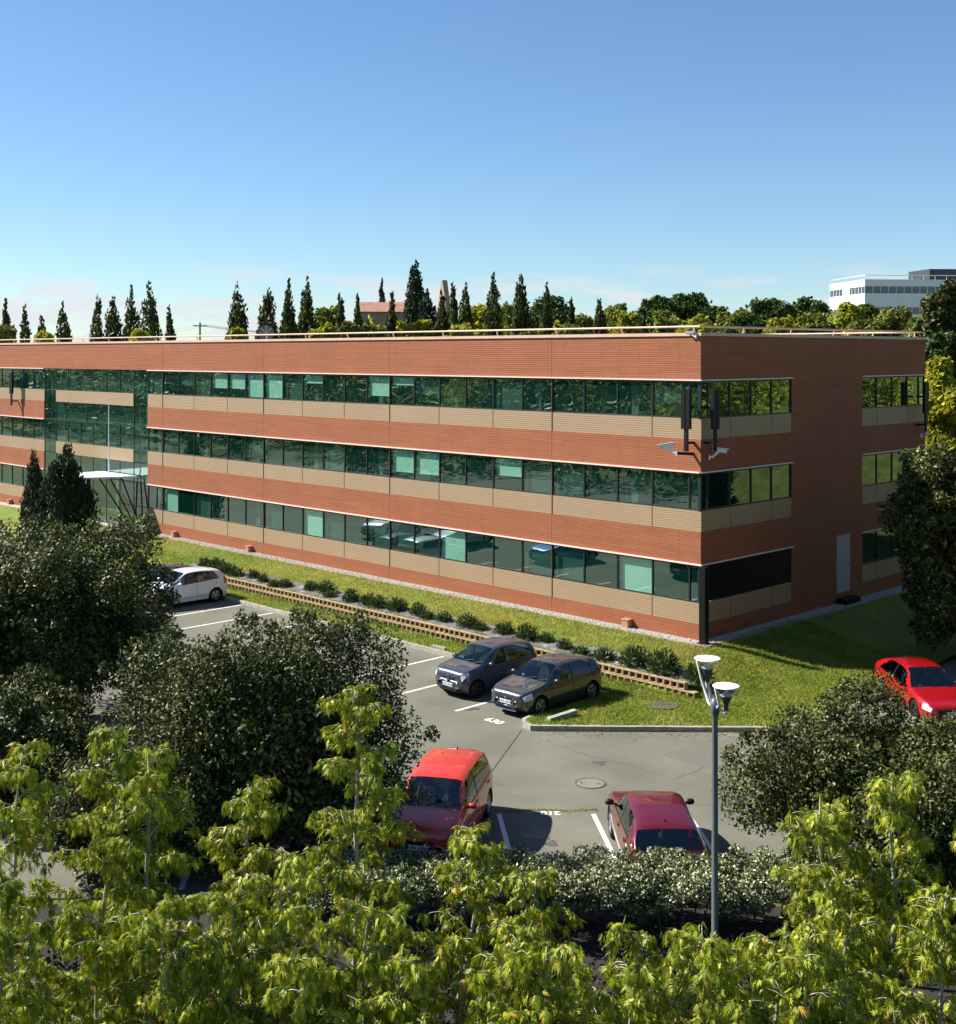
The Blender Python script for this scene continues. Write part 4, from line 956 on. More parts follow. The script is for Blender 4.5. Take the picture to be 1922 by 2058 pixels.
for la, lab, p in ((22.4,'white car with only its roof showing between the far hedges',P_white),(25.4,'blue grey car with only its roof showing between the far hedges',P_grey1)):
    x, y = W(la, 66); o = car('parked_car', lab, x, y, wh(-1,.15), 'city', p, 'cars between the far hedges'); o.location.z = float(hgt(x,y))+.1

# ------------------------------------------------------------------ foliage
def unit(a): return a/np.maximum(np.linalg.norm(a, axis=-1, keepdims=True), 1e-9)
def leaf_quads(P, A, N, ln, wd, fold=.15):
    """pointed leaf: one diamond per leaf, folded a little along its axis"""
    A = unit(A); B = unit(np.cross(A, N)); N2 = np.cross(B, A); ln = np.asarray(ln).reshape(-1,1); wd = np.asarray(wd).reshape(-1,1)
    V = np.stack([P-A*ln*.5, P+B*wd*.5-A*ln*.05-N2*wd*fold, P+A*ln*.5-N2*ln*.10, P-B*wd*.5-A*ln*.05-N2*wd*fold], 1)
    return V.reshape(-1,3), np.arange(4*len(P)).reshape(-1,4)
def crown_points(rng, Cn, Rd, n, shell=(.62,1.04), inner=.6):
    """n points on the skins of ellipsoid lobes, those deep inside other lobes thinned out; returns points, outward directions"""
    Cn = np.asarray(Cn, float); Rd = np.asarray(Rd, float)
    if Rd.ndim == 1: Rd = np.repeat(Rd[:,None], 3, 1)
    pr = (Rd.prod(1)**(2/3)); pr = pr/pr.sum()
    k = rng.choice(len(Cn), int(n*1.5), p=pr); d = unit(rng.normal(size=(len(k),3)))
    P = Cn[k]+d*Rd[k]*rng.uniform(*shell, (len(k),1))
    q = ((P[:,None,:]-Cn[None])/Rd[None]); dd = (q**2).sum(-1); dd[np.arange(len(k)), k] = 9
    ok = (dd.min(1) > inner**2) | (rng.random(len(k)) < .12)
    P, d = P[ok][:n], d[ok][:n]
    return P, d
def crown_mesh(name, rng, Cn, Rd, n, ln, wd, m, parent=None, shell=(.62,1.04), radial=.3, droop=.2, tint_noise=.25, loc=None, inner=.6):
    P, d = crown_points(rng, Cn, Rd, n, shell, inner); k = len(P)
    A = unit(d*radial+rng.normal(size=(k,3))*.8+np.array([0,0,-droop])); N = unit(d*.6+rng.normal(size=(k,3))*.6+np.array([0,0,.5]))
    V, F = leaf_quads(P, A, N, ln*rng.uniform(.65,1.3,k), wd*rng.uniform(.7,1.25,k))
    lob = np.sin(P[:,0]*2.1+P[:,2]*1.3)*np.sin(P[:,1]*1.9-P[:,2]*1.1)
    tint = np.clip(.45+rng.normal(0,tint_noise,k)+.12*lob, 0, 1)
    return np_mesh(name, V, F, m, parent, tint, loc=loc)
def limbs(mb, rng, base, targets, r0, fork=.35):
    base = Vector(base)
    for t in targets:
        t = Vector(t); st = Vector((base.x, base.y, base.z+fork*(t.z-base.z)*rng.uniform(.5,1.0))); mid = st.lerp(t, .5)+Vector((rng.normal(0,.15),rng.normal(0,.15),.12*(t-st).length))
        mb.tube([st, st.lerp(mid,.5)+Vector((rng.normal(0,.05),rng.normal(0,.05),0)), mid, mid.lerp(t,.55), t], [r0*.62,r0*.5,r0*.36,r0*.22,r0*.1], 6, cap=False)
def oak(lat, dep, rx, ry, zt, zb, n, label, seed, m='oak', leaf=(.105,.05), nl=58, z0=0.0, name='oak_tree', cat='tree', group=None, lobe=(.55,1.0)):
    """broad evergreen: lobes over an egg-shaped crown on several limbs"""
    rng = np.random.default_rng(seed); x, y = W(lat, dep); o = empty(name, (x,y,z0)); tag(o, label, cat, group)
    d = unit(rng.normal(size=(nl,3))); rr = rng.uniform(.55,.88,nl)[:,None]; cz = (zt+zb)/2; hz = (zt-zb)/2
    rr = rr*rng.uniform(.86,1.16,(nl,1)); Cn = d*rr*np.array([rx,ry,hz])+np.array([0,0,cz]); Rd = rng.uniform(*lobe, nl)*(rx/3.6)
    Cn[:,2] = np.clip(Cn[:,2], zb+.2, zt-.55*Rd)
    s = RGT; Q = Cn.copy(); Cn[:,0] = Q[:,0]*s[0]-Q[:,1]*s[1]; Cn[:,1] = Q[:,0]*s[1]+Q[:,1]*s[0]
    mb = MB(); mb.tube([(0,0,-.1),(.03,.02,zb*.5),(.0,.05,cz*.75),(.05,0,cz*1.1)], [.2,.17,.13,.06], 8)
    limbs(mb, rng, (0,0,zb*.4), Cn[rng.choice(nl, min(nl,26), replace=False)], .15)
    mb.build('trunk', M['bark'], o, True)
    # twigs carrying small upright sprays break the outline
    tp = unit(rng.normal(size=(nl*3,3))); tp[:,2] = np.abs(tp[:,2])*.8+.1; k3 = rng.integers(0,nl,nl*3); sc = Cn[k3]+unit(tp)*Rd[k3][:,None]*rng.uniform(.95,1.38,(nl*3,1))
    Ca = np.concatenate([Cn, sc]); Ra = np.concatenate([Rd, rng.uniform(.13,.27,nl*3)*(rx/3.6)])
    P, d = crown_points(rng, Ca, Ra, n, (.5,1.05), .72); kf = n//5
    Pi = unit(rng.normal(size=(kf,3)))*rng.random((kf,1))**.4*np.array([rx*.70,rx*.70,hz*.70])+np.array([0,0,cz]); Pi[:,2] = np.maximum(Pi[:,2], zb+.1)
    PA = np.concatenate([P,Pi]); dA = np.concatenate([d,unit(rng.normal(size=(kf,3)))]); k = len(PA); big = np.concatenate([np.ones(len(P)), np.full(kf,1.7)])
    A = unit(dA*.35+rng.normal(size=(k,3))*.8); N = unit(dA*.6+rng.normal(size=(k,3))*.55+np.array([0,0,.5]))
    V, F = leaf_quads(PA, A, N, leaf[0]*big*rng.uniform(.65,1.3,k), leaf[1]*big*rng.uniform(.7,1.25,k))
    np_mesh('crown', V, F, M[m], o, np.clip(.42+rng.normal(0,.28,k)+.16*np.sin(PA[:,0]*2.1+PA[:,2]*1.3)*np.sin(PA[:,1]*1.9-PA[:,2]*1.1), 0, 1))
    return o
oak(-13.2, 38.0, 4.0, 3.6, 6.35, .2, 80000, 'big dark evergreen oak at the picture edge hiding the white car nose', 31, leaf=(.125,.065), nl=70, lobe=(.5,1.15))
oak(-4.7, 27.3, 3.3, 1.75, 5.75, .0, 80000, 'rounded evergreen oak in front of the blue and orange red cars', 32, leaf=(.105,.055), nl=64, lobe=(.5,1.15))
oak(-11.6, 31.4, 2.4, 2.2, 3.2, .0, 40000, 'lower dark evergreen in the shade below the big oak', 37, leaf=(.115,.06), nl=44)
oak(-7.6, 27.3, 2.3, 1.5, 2.6, .0, 30000, 'low dark evergreen bush in the shade left of the rounded oak', 38, leaf=(.105,.055), nl=40)
oak(8.55, 25.8, 3.1, 2.5, 4.2, .0, 84000, 'rounded evergreen bush right of the lamp post', 33, leaf=(.095,.05), nl=60, lobe=(.5,1.1))
oak(10.6, 28.2, 2.2, 1.8, 2.6, .0, 26000, 'smaller evergreen bush at the picture edge before the bright red saloon', 34, leaf=(.10,.055), nl=40)
oak(18.1, 46.5, 3.3, 2.6, 8.2, .3, 40000, 'tall dark evergreen against the shaded end wall', 35, leaf=(.17,.09), nl=60, z0=.1)

# conifers by the entrance
def conifer(lat, dep, r, h, label, seed, spires=5, n=9000, z0=.3, m='cypress', wide=1.0, name='conifer', spread=.5, leaf=(.26,.07), group=None, taper=2.2):
    rng = np.random.default_rng(seed); x, y = W(lat, dep); o = empty(name, (x,y,z0)); tag(o, label, 'tree', group)
    Cn, Rd = [], []
    for k in range(spires):
        a = rng.uniform(0,2*PI); rad = 0 if k == 0 else r*spread*rng.uniform(.5,1); hh = h if k == 0 else h*rng.uniform(.62,.95); bx, by = rad*math.cos(a), rad*math.sin(a); rr = r*(.62 if spires > 1 else 1)
        zz = .12*h
        while zz < hh:
            t = zz/hh; q = rr*wide*(min(1, .55+1.3*t) if t < .35 else 1)*(1-t**taper)**.8; q = max(q, .13*r+.03)
            Cn.append((bx*(1-.4*t)+rng.normal(0,.07*r), by*(1-.4*t)+rng.normal(0,.07*r), zz)); Rd.append((q*rng.uniform(.8,1.1), q*rng.uniform(.8,1.1), max(q*1.6,.05*h)*rng.uniform(.9,1.2))); zz += max(q*.75, .035*h)
    mb = MB(); mb.tube([(0,0,-.1),(0,0,h*.3),(0,0,h*.75)], [.09*h**.5,.07*h**.5,.015], 6); mb.build('trunk', M['bark'], o, True)
    P, d = crown_points(rng, Cn, Rd, n, (.55,1.06)); k = len(P)
    A = unit(d*.35+rng.normal(size=(k,3))*.35+np.array([0,0,1.0])); N = unit(d+rng.normal(size=(k,3))*.5)
    V, F = leaf_quads(P, A, N, leaf[0]*rng.uniform(.6,1.3,k), leaf[1]*rng.uniform(.7,1.3,k))
    np_mesh('crown', V, F, M[m], o, np.clip(.45+rng.normal(0,.25,k)+.15*np.sin(P[:,2]*2.3+P[:,0]*3), 0, 1)); return o
conifer(-26.1, 73.0, 1.15, 5.3, 'narrow many tipped dark conifer left of the broader one by the entrance', 51, 6, 9000)
conifer(-24.1, 72.5, 2.1, 5.7, 'broad dark conifer with upswept tips beside the entrance canopy', 52, 8, 13000, leaf=(.34,.09))

# hedge by the car park
rng = np.random.default_rng(61)
hx, hd = W(-3.2, 24.75); x2, y2 = W(6.6, 24.7)
n = 600; la = rng.uniform(-3.2,7.2,n); zz = np.minimum(rng.uniform(.62,1.6,n), 1.18+rng.normal(0,.04,n)); dp = rng.uniform(23.75,25.35,n)+np.maximum(0,1.0-zz)*.8
Cn = np.array([(*W(a,b),c) for a,b,c in zip(la,dp,zz)]); Rd = rng.uniform(.17,.25,n)
o = empty('hedge', (*W(1,24.7),0)); tag(o, 'clipped hedge with pale flecked leaves behind the crimson car', 'hedge')
off = np.array([*W(1,24.7),0])
mb = MB(); rl = np.linspace(-3,7.0,20); mb.tube([(*(np.array(W(a,24.9+.15*math.sin(a*7)))-off[:2]),.16+.1*math.sin(a*5)) for a in rl], .05, 6)
for a in np.arange(-3,7,.22):
    p = np.array(W(a+rng.normal(0,.05),24.9+rng.normal(0,.2)))-off[:2]; mb.tube([(p[0],p[1],-.02),(p[0]+rng.normal(0,.08),p[1]+rng.normal(0,.08),.5),(p[0]+rng.normal(0,.2),p[1]+rng.normal(0,.2),1.0)], [.03,.022,.01], 5)
mb.build('bare_stems', M['bark'], o)
crown_mesh('foliage', rng, Cn-off, Rd, 74000, .07, .042, M['hedge'], o, (.5,1.06), .3, -.1, .27)
# far hedges behind the building
def far_hedge(la0, la1, d0, d1, h, n, label, seed, m='olive'):
    rng = np.random.default_rng(seed); k = int((la1-la0)*(d1-d0)*1.2)+10; o = empty('hedge', (*W((la0+la1)/2,(d0+d1)/2),0)); tag(o, label, 'hedge'); off = np.array([o.location.x,o.location.y,0])
    a = rng.uniform(la0,la1,k); b = rng.uniform(d0,d1,k); xy = np.array([W(p,q) for p,q in zip(a,b)]); g = hgt(xy[:,0],xy[:,1])
    Cn = np.stack([xy[:,0],xy[:,1],g+rng.uniform(.2,h-.5,k)],-1)-off; crown_mesh('foliage', rng, Cn, rng.uniform(.45,.75,k), n, .17, .09, M[m], o, (.5,1.05), .3, 0)
far_hedge(20.5, 31, 59.5, 61.0, 1.9, 9000, 'clipped green hedge in front of the far parked cars', 62)
far_hedge(21, 34, 69, 70.5, 2.9, 9000, 'dark hedge behind the far parked cars under the yellow tree', 63, 'cypress')

# shrubs on the weed mat
def shrub_mesh(seed, n=520):
    rng = np.random.default_rng(seed); d = unit(rng.normal(size=(n,3))); d[:,2] = np.abs(d[:,2])*.9+.05; r = rng.uniform(.2,1,n)[:,None]**.7
    P = unit(d)*r*np.array([.42,.40,.46]); A = unit(unit(d)+rng.normal(size=(n,3))*.35+np.array([0,0,.35])); N = unit(rng.normal(size=(n,3))+np.array([0,0,.6]))
    V, F = leaf_quads(P, A, N, .17*rng.uniform(.6,1.3,n), .035*rng.uniform(.8,1.4,n)); return V, F, np.clip(.45+rng.normal(0,.27,n), 0, 1)
SM = []
for s in range(4):
    V, F, t = shrub_mesh(70+s); SM.append((V,F,t))
rngS = np.random.default_rng(77); protos = []
xs_s = np.arange(1.9, -28.4, -1.06)
for i, x in enumerate(xs_s):
    k = i % 4; lab = "low green shrub on the grey strip, %s from the planter wall's right end" % ORD[i]
    if i < 4:
        o = empty('shrub', (0,0,0)); np_mesh('foliage', *SM[k][:2], M['shrub'], o, SM[k][2])
        mb = MB(); mb.tube([(0,0,-.05),(.02,.01,.25)], [.02,.008], 5); mb.build('stem', M['bark'], o); protos.append(o)
    else: o = copy_tree(protos[k])
    yy = -3.62+rngS.normal(0,.17); s = rngS.uniform(.8,1.35)*(1.3 if i < 3 else 1)
    o.location = (x+rngS.normal(0,.2), yy, float(lawn_z(min(x,1.4),yy))+.02); o.rotation_euler = (0,0,rngS.uniform(0,6)); o.scale = (s,s,s*rngS.uniform(.8,1.1)); tag(o, lab, 'shrub', 'shrubs planted along the planter wall')

# ------------------------------------------------------------------ lamp post
x, y = W(4.45, 23.3); lp = empty('street_lamp', (x,y,0)); tag(lp, 'dark green twin headed street lamp rising from the hedge', 'street lamp')
lp.rotation_euler = (0,0,YAW-PI/2)
mb = MB(); mb.lathe([(.09,0),(.09,.5),(.066,.55),(.055,4.55),(.06,4.6),(.085,4.68),(.095,4.8),(.06,4.93),(0,4.95)], n=16); mb.build('pole', M['post'], lp, True)
for hx_, hy_, hz_, ln_ in ((-.06,.42,5.58,1), (.17,-.20,5.22,.9)):
    q_ = .80; zt_ = hz_
    mb = MB(); mb.tube([(0,0,4.72),(hx_*.5-.05,hy_*.5,4.80),(hx_-.13,hy_,hz_-.36),(hx_-.22,hy_,hz_)], [.035,.03,.022,.012], 8); mb.tube([(hx_*.3,hy_*.3,4.78),(hx_,hy_,hz_-.50),(hx_,hy_,hz_-.45)], [.03,.04,.05], 8); arm = mb.build('lamp_arm', M['lamp_grey'], lp, True)
    mb = MB(); mb.lathe([(.036,hz_-.47),(.044,hz_-.34),(.116,hz_-.176)], (hx_,hy_,0), 24); mb.build('lamp_base', M['lamp_dark'], lp, True)
    mb = MB(); mb.lathe([(.117,hz_-.176),(.096,hz_-.165),(.048,hz_-.13),(.028,hz_-.07),(.024,hz_-.012)], (hx_,hy_,0), 24); mb.build('reflector_stem', M['lamp_grey'], lp, True)
    mb = MB(); mb.lathe([(.119,hz_-.176),(.228,hz_-.012)], (hx_,hy_,0), 28); mb.build('glass_cone', M['clear'], lp, True)
    mb = MB(); mb.lathe([(.0,hz_-.012),(.24,hz_-.012),(.252,hz_),(.24,hz_+.014),(.16,hz_+.024),(0,hz_+.029)], (hx_,hy_,0), 32)
    for k in (0,1): a = .5+k*PI; mb.box(hx_+.10*math.cos(a)-.045, hx_+.10*math.cos(a)+.045, hy_+.10*math.sin(a)-.016, hy_+.10*math.sin(a)+.016, hz_+.022, hz_+.033, 1)
    mb.build('lamp_lid', [M['white'], M['lamp_grey']], lp, False)

# ------------------------------------------------------------------ young maples in the foreground
LOBES = ((0, 1.0, .13), (.28, .82, .12), (-.28, .82, .12), (.70,.45,.14), (-.70,.45,.14))
def maple(lat, dep, h, label, seed, spread=1.35, z0=0.0, dens=1.0, lean=(0,0), clear=.22, tintm=0.0):
    rng = np.random.default_rng(seed); x, y = W(lat, dep); o = empty('young_maple', (x,y,z0)); tag(o, label, 'tree', 'young maples in the foreground')
    wood = MB(); nodes = []; dirs = []
    m = 12; tz = np.linspace(0,1,m); wob = np.cumsum(rng.normal(0,.045,(m,2)),0)+np.outer(tz**1.4, lean)
    tp = np.stack([wob[:,0], wob[:,1], tz*h],-1); wood.tube(tp, list(.055*(1-tz)**.8*(h/6.5)+.007), 7)
    def tat(t): return np.array([np.interp(t, tz, tp[:,i]) for i in range(3)])
    nb = int(h*4.6*dens); az = rng.uniform(0,6.28); dn = [1.0]
    def limb(p0, az, el0, ln, r0, depth):
        k = 6; pts = [p0]; el = el0; p = p0.copy(); a = az
        for i in range(k):
            el -= rng.uniform(.03,.20)*(1 if depth == 0 else 1.7); a += rng.normal(0,.14)
            p = p+np.array([math.cos(a)*math.cos(el), math.sin(a)*math.cos(el), math.sin(el)])*ln/k; pts.append(p.copy())
        pts = np.array(pts); wood.tube(pts, list(np.linspace(r0, .003, k+1)), 5 if depth == 0 else 4, cap=False)
        q = np.linspace(0,1,k+1)
        def at(t): return np.array([np.interp(t, q, pts[:,i]) for i in range(3)])
        cnt = max(3, int(ln/.056*dn[0])); ts = rng.uniform(.18 if depth == 0 else .05, 1, cnt); ts = np.concatenate([ts, [1,1,.97,.94]])
        for t in ts:
            c = at(t); dr = at(min(1,t+.05))-at(max(0,t-.05)); nodes.append(c); dirs.append(dr/max(1e-6,np.linalg.norm(dr)))
        if depth == 0:
            for t in np.arange(.22, 1.0, .155):
                limb(at(t), a+rng.choice([-1,1])*rng.uniform(.5,1.15), el0*.55+rng.uniform(-.2,.3), ln*rng.uniform(.22,.42)+.12, .007, 1)
    for i in range(nb):
        t = clear+(1-clear-.02)*((i+rng.random())/nb)**.86; az += 2.399+rng.normal(0,.3)
        ln = spread*(max(.0,1.0-t)**.85)*rng.uniform(.55,1.25)+.20; dn[0] = .5+.75*min(1,(1-t)*2.4)
        limb(tat(t), az, rng.uniform(.75,1.25), ln, .016*(1-t)+.007, 0)
    for t in np.linspace(.86,1,16): nodes.append(tat(t)); dirs.append(np.array([0,0,1.]))
    Nn = np.array(nodes); Dn = np.array(dirs); k = 4
    Nn = np.repeat(Nn, k, 0); Dn = np.repeat(Dn, k, 0); n = len(Nn)
    pet = unit(Dn*.35+rng.normal(size=(n,3))*.55+np.array([0,0,.05])); P0 = Nn+pet*rng.uniform(.015,.07,(n,1))
    A = unit(pet*.55+np.array([0,0,-1.0])+rng.normal(size=(n,3))*.36); N = unit(pet*.7+rng.normal(size=(n,3))*.45+np.array([0,0,.35]))
    B = unit(np.cross(A,N)); N = np.cross(B,A); L0 = rng.uniform(.055,.14,n)[:,None]
    VV = []
    for ang, lf, wf in LOBES:
        d = A*math.cos(ang)+B*math.sin(ang); b = -A*math.sin(ang)+B*math.cos(ang); l = L0*lf; wdt = L0*wf*.5*(.75 if lf < 1 else 1)
        VV.append(np.stack([P0, P0+d*l*.45+b*wdt-N*l*.05, P0+d*l-N*l*.16, P0+d*l*.45-b*wdt-N*l*.05], 1))
    V = np.stack(VV, 1).reshape(-1,3); F = np.arange(len(V)).reshape(-1,4)
    clus = np.sin(Nn[:,0]*2.3+seed)*np.sin(Nn[:,1]*2.7+Nn[:,2]*1.9)
    t = np.clip(.48+tintm+rng.normal(0,.26,n)+.10*clus, 0, .97); t = np.where(rng.random(n) < .018, 1.0, t)
    wood.build('trunk', M['bark_pale'], o, True); np_mesh('crown', V, F, M['maple'], o, np.repeat(t, len(LOBES))); return o
mb = MB(); mb.add([(*W(-14,1),.004),(*W(14,1),.004),(*W(14,25.6),.004),(*W(-14,25.6),.004)], [(0,1,2,3)]); struct(mb.build('soil', mat('soil_shade_colour', (.022,.018,.013), .95, noise=.4, nscale=3)))  # near-black sheet added, its colour standing in for shade under the maples
rng = np.random.default_rng(66); n = 420; la = rng.uniform(-10,10,n); dp = rng.uniform(5,23.4,n); k = ~((np.abs(la-4.45) < .5) & (dp > 22.5)); la, dp = la[k], dp[k]; n = len(la)
xy = np.array([W(a,b) for a,b in zip(la,dp)]); stuff(crown_mesh('shade_undergrowth', rng, np.column_stack([xy, rng.uniform(.05,.45,n)]), rng.uniform(.45,.85,n), 110000, .10, .06, leafmat('shade_dark_leaf', [(0,(.005,.009,.003)),(.6,(.012,.018,.006)),(1,(.035,.038,.014))], .1, .5, .25), None, (.4,1.03), .2, 0))  # invented leaf layer, coloured near black to imitate the shade below the trees
MAPLES = [  # lateral, depth, top height, label, spread
 (-1.45,16.2,7.35,'young maple with the tallest leader standing before the rounded oak',1.15,(.05,.0)),
 (-4.55,15.4,7.15,'young maple whose drooping tip crosses the shade under the big oak',1.1,(.45,.2)),
 (-5.35,14.0,7.15,'young maple at the picture edge with its tip against the big oak',1.2,(0,0)),
 (-3.75,14.3,6.95,'young maple with a full rounded top left of the rounded oak',1.1,(0,0)),
 (-3.05,15.6,6.35,'young maple with a thin top below the rounded oak',1.0,(.3,0)),
 (-2.15,13.3,6.35,'young maple below the orange red car on its nearer side',1.3,(0,0)),
 (-.35,15.2,5.9,'young maple whose spray overlaps the side of the orange red car',.95,(.25,.15)),
 (.48,14.2,5.65,'young maple with its tip over the shadow of the orange red car',1.15,(0,0)),
 (1.72,13.8,4.75,'short young maple standing before the dark face of the hedge',.75,(0,0)),
 (2.85,14.4,4.85,'young maple at the foot of the lamp post',.95,(0,0)),
 (3.95,14.2,6.65,'young maple with its tip before the low rounded bush',1.05,(0,0)),
 (4.75,14.3,6.85,'tall young maple before the right half of the rounded bush',1.1,(0,0)),
 (5.55,13.9,6.75,'young maple at the right picture edge below the bright red saloon',1.1,(0,0)),
 (-1.15,13.0,6.0,'young maple between the tallest leader and the lower picture edge',1.25,(0,0)),
 (-3.2,12.6,6.1,'young maple filling the left foreground beneath the full rounded top',1.3,(0,0)),
]
rngm = np.random.default_rng(44)
ROWS = [('middle row of young maples, before the hedge', 12.6, [(-4.7,6.05),(-3.9,5.7),(-2.75,5.9),(-1.75,5.6),(-.75,5.5),(.1,5.55),(.8,5.6),(1.5,5.5),(2.1,5.65),(2.7,5.65),(3.3,5.7),(3.95,5.8),(4.9,6.0)], 1.15),
        ('next row of young maples, nearer than the middle one', 11.0, [(-4.25,5.55),(-3.35,5.35),(-2.4,5.25),(-1.45,5.15),(-.55,5.1),(.3,5.05),(1.15,4.95),(1.75,4.85),(2.3,4.85),(2.9,4.95),(3.5,5.2),(4.3,5.4)], 1.15),
        ('nearest row of young maples, along the lower picture edge', 9.5, [(-3.5,4.9),(-2.65,4.75),(-1.8,4.7),(-.95,4.6),(-.1,4.55),(.75,4.4),(1.6,4.25),(2.4,4.3),(3.2,4.5)], 1.1)]
for rn, rd_, rr_, rs_ in ROWS:
    for q, (la, h) in enumerate(rr_): MAPLES.append((la+rngm.normal(0,.08), rd_+rngm.normal(0,.25), h+.2, '%s in the %s' % (ORD[q]+' from the left', rn), rs_, (0,0)))
for i, (la, dp, h, lab, sp_, ln) in enumerate(MAPLES):
    maple(la, dp, h-.28, lab, 300+i, sp_, 0.0, 1.15, ln)

# ------------------------------------------------------------------ trees and buildings beyond the roof
def at_px(px, py, dep):
    """plan position and height of something seen at that spot in the photograph, dep metres ahead"""
    la = (px-961)/2494*dep; return la, CAMZ+(712-py)/2494*dep
COLS = [(12,611,10),(50,620,12),(84,637,13),(126,614,15),(195,595,13),(226,597,16),(264,583,17),(300,571,19),(340,623,12),(477,576,20),(539,582,19),(581,571,14),(617,570,15),(684,592,10),(719,602,9),(787,592,12),
        (888,594,15),(911,573,12),(936,573,15),(992,561,16),(1047,559,17),(1099,575,12),(1149,604,10),(1205,600,14)]
for i, (px, py, hwp) in enumerate(COLS):
    dep = 118 - 14*(px/1205) + (i*37 % 7) - 3; la, zt = at_px(px, py, dep); x, y = W(la, dep); g = float(hgt(x,y))
    conifer(la, dep, hwp/2494*dep*1.5, zt-g, 'slim dark columnar tree beyond the roof, %s from the left of its row' % ORD[i], 400+i, 4 if hwp > 11 else 3, 8500, g, 'column', 1.55, 'columnar_tree', .62, (.42,.22), 'columnar trees beyond the roof', 4.5)
def cyp(px, py, hwp, dep, label, seed, n=5000, spires=4, wide=1.0, spread=.5):
    la, zt = at_px(px, py, dep); x, y = W(la, dep); g = float(hgt(x,y)); conifer(la, dep, hwp/2494*dep*1.15, zt-g, label, seed, spires, int(n*2.4), g, 'cypress', wide*1.5, 'cypress_tree', spread, (.42,.26), None, 3.2)
cyp(835, 526, 27, 140, 'tallest dark cypress rising behind the roof', 450, 8000, 5, 1.15, .6)
cyp(857, 588, 24, 136, 'rounded dark cypress at the foot of the tallest one', 451, 5000, 4, 1.3, .6)
cyp(768, 567, 13, 165, 'pointed dark cypress behind the tiled house', 452, 2500, 2)
cyp(1295, 630, 6, 110, 'thin dark cypress spike over the roof left of the domed pines', 453, 1200, 1)
cyp(1862, 606, 8, 92, 'thin dark cypress below the white building', 454, 1500, 1)
def broad(px, py, hwp, dep, m, label, seed, n=2600, base=None, flat=1.0, leaf=.45, grp='broad trees beyond the roof'):
    la, zt = at_px(px, py, dep); x, y = W(la, dep); g = float(hgt(x,y)); rx = hwp/2494*dep*1.12
    zb = max(.3, (zt-g)-2.3*rx*flat) if base is None else base
    oak(la, dep, rx, rx, zt-g, zb, int(n*2.2), label, seed, m, (leaf*1.0,leaf*.66), 34, g, 'broad_tree' if m != 'pine' else 'umbrella_pine', 'tree', grp, (.85*3.6/3.6,1.5))
BR = [
 (659,616,28,126,'olive','dull green tree behind the roof left of the tiled house'),
 (1103,597,52,150,'pine','wide domed dark pine behind the last tall columnar trees'),
 (746,641,36,112,'olive','yellowish bush in front of the tiled house'),
 (793,640,30,112,'yellow','pale yellow green bush right of the tiled house wall'),
 (847,644,26,108,'yellow','bright yellow green bush below the tallest cypress'),
 (967,612,22,132,'yellow','pale yellow tree between two columnar trees right of the belfry'),
 (1021,616,24,136,'olive','pale green tree between two tall columnar trees'),
 (1176,632,28,126,'olive','low green tree left of the last columnar tree'),
 (1240,610,36,132,'olive','airy green tree right of the last columnar tree'),
 (1262,628,26,118,'yellow','yellow green tree just over the roof left of the domed pines'),
 (1325,598,36,150,'pine','left one of the two domed pines over the near corner'),
 (1387,593,38,154,'pine','right one of the two domed pines over the near corner'),
 (1350,624,34,120,'olive','mid green tree in front of the two domed pines'),
 (1432,617,24,150,'pine','small dark tree right of the two domed pines'),
 (1475,622,34,134,'olive','green tree over the shaded end roof, left of the broad dark pine'),
 (1548,605,46,156,'pine','broad dark pine left of the white building'),
 (1622,602,40,160,'pine','dark spreading pine touching the white building'),
 (1505,640,34,120,'pine','dark green round tree before the broad dark pine'),
 (1576,637,32,106,'yellow','bright yellow tree over the shaded end roof'),
 (1640,630,36,108,'olive','yellowish green tree right of the bright yellow one'),
 (1700,606,30,132,'yellow','olive yellow tree before the left corner of the white building'),
 (1746,610,20,134,'pine','small dark tree before the white building'),
 (1800,626,38,112,'olive','broad green tree below the white building'),
 (1745,640,36,100,'olive','loose green tree over the far end of the roof'),
 (1842,642,30,90,'olive','olive green tree above the far right corner of the roof'),
 (1402,640,34,104,'yellow','yellow green shrub over the roof at the near corner'),
 (1465,650,30,100,'olive','low green shrub over the shaded end roof'),
 (5,655,22,104,'olive','low green bush over the roof at the left picture edge'),
 (88,668,16,106,'yellow','tiny yellow green bush over the roof on the left'),
 (280,664,16,104,'yellow','small yellow bush below the tall columnar group'),
 (480,662,18,104,'yellow','small yellow bush before the columnar tree left of the dish'),
 (650,655,26,104,'yellow','low yellow green bush right of the dish'),
 (705,650,22,104,'olive','low green bush left of the tiled house'),
 (1075,660,30,100,'olive','low green bush below the wide domed pine'),
 (1140,652,30,100,'olive','low bush below the last columnar trees'),
 (925,655,30,100,'yellow','low yellow bush below the belfry'),
]
for i, b in enumerate(BR): broad(*b, seed=500+i, flat=.75 if b[4] == 'pine' else 1.0, n=3200 if b[2] > 30 else 2000)
broad(1912, 545, 52, 84, 'oak', 'big dark conifer at the right picture edge before the white building', 560, 16000, 1.0, leaf=.34)
broad(1900, 694, 52, 64, 'yellow', 'golden yellow tree at the right picture edge behind the far corner', 561, 9000, .6, leaf=.26)
broad(1880, 655, 40, 78, 'pine', 'dark tree behind the golden yellow tree', 562, 4000, .5, leaf=.32)

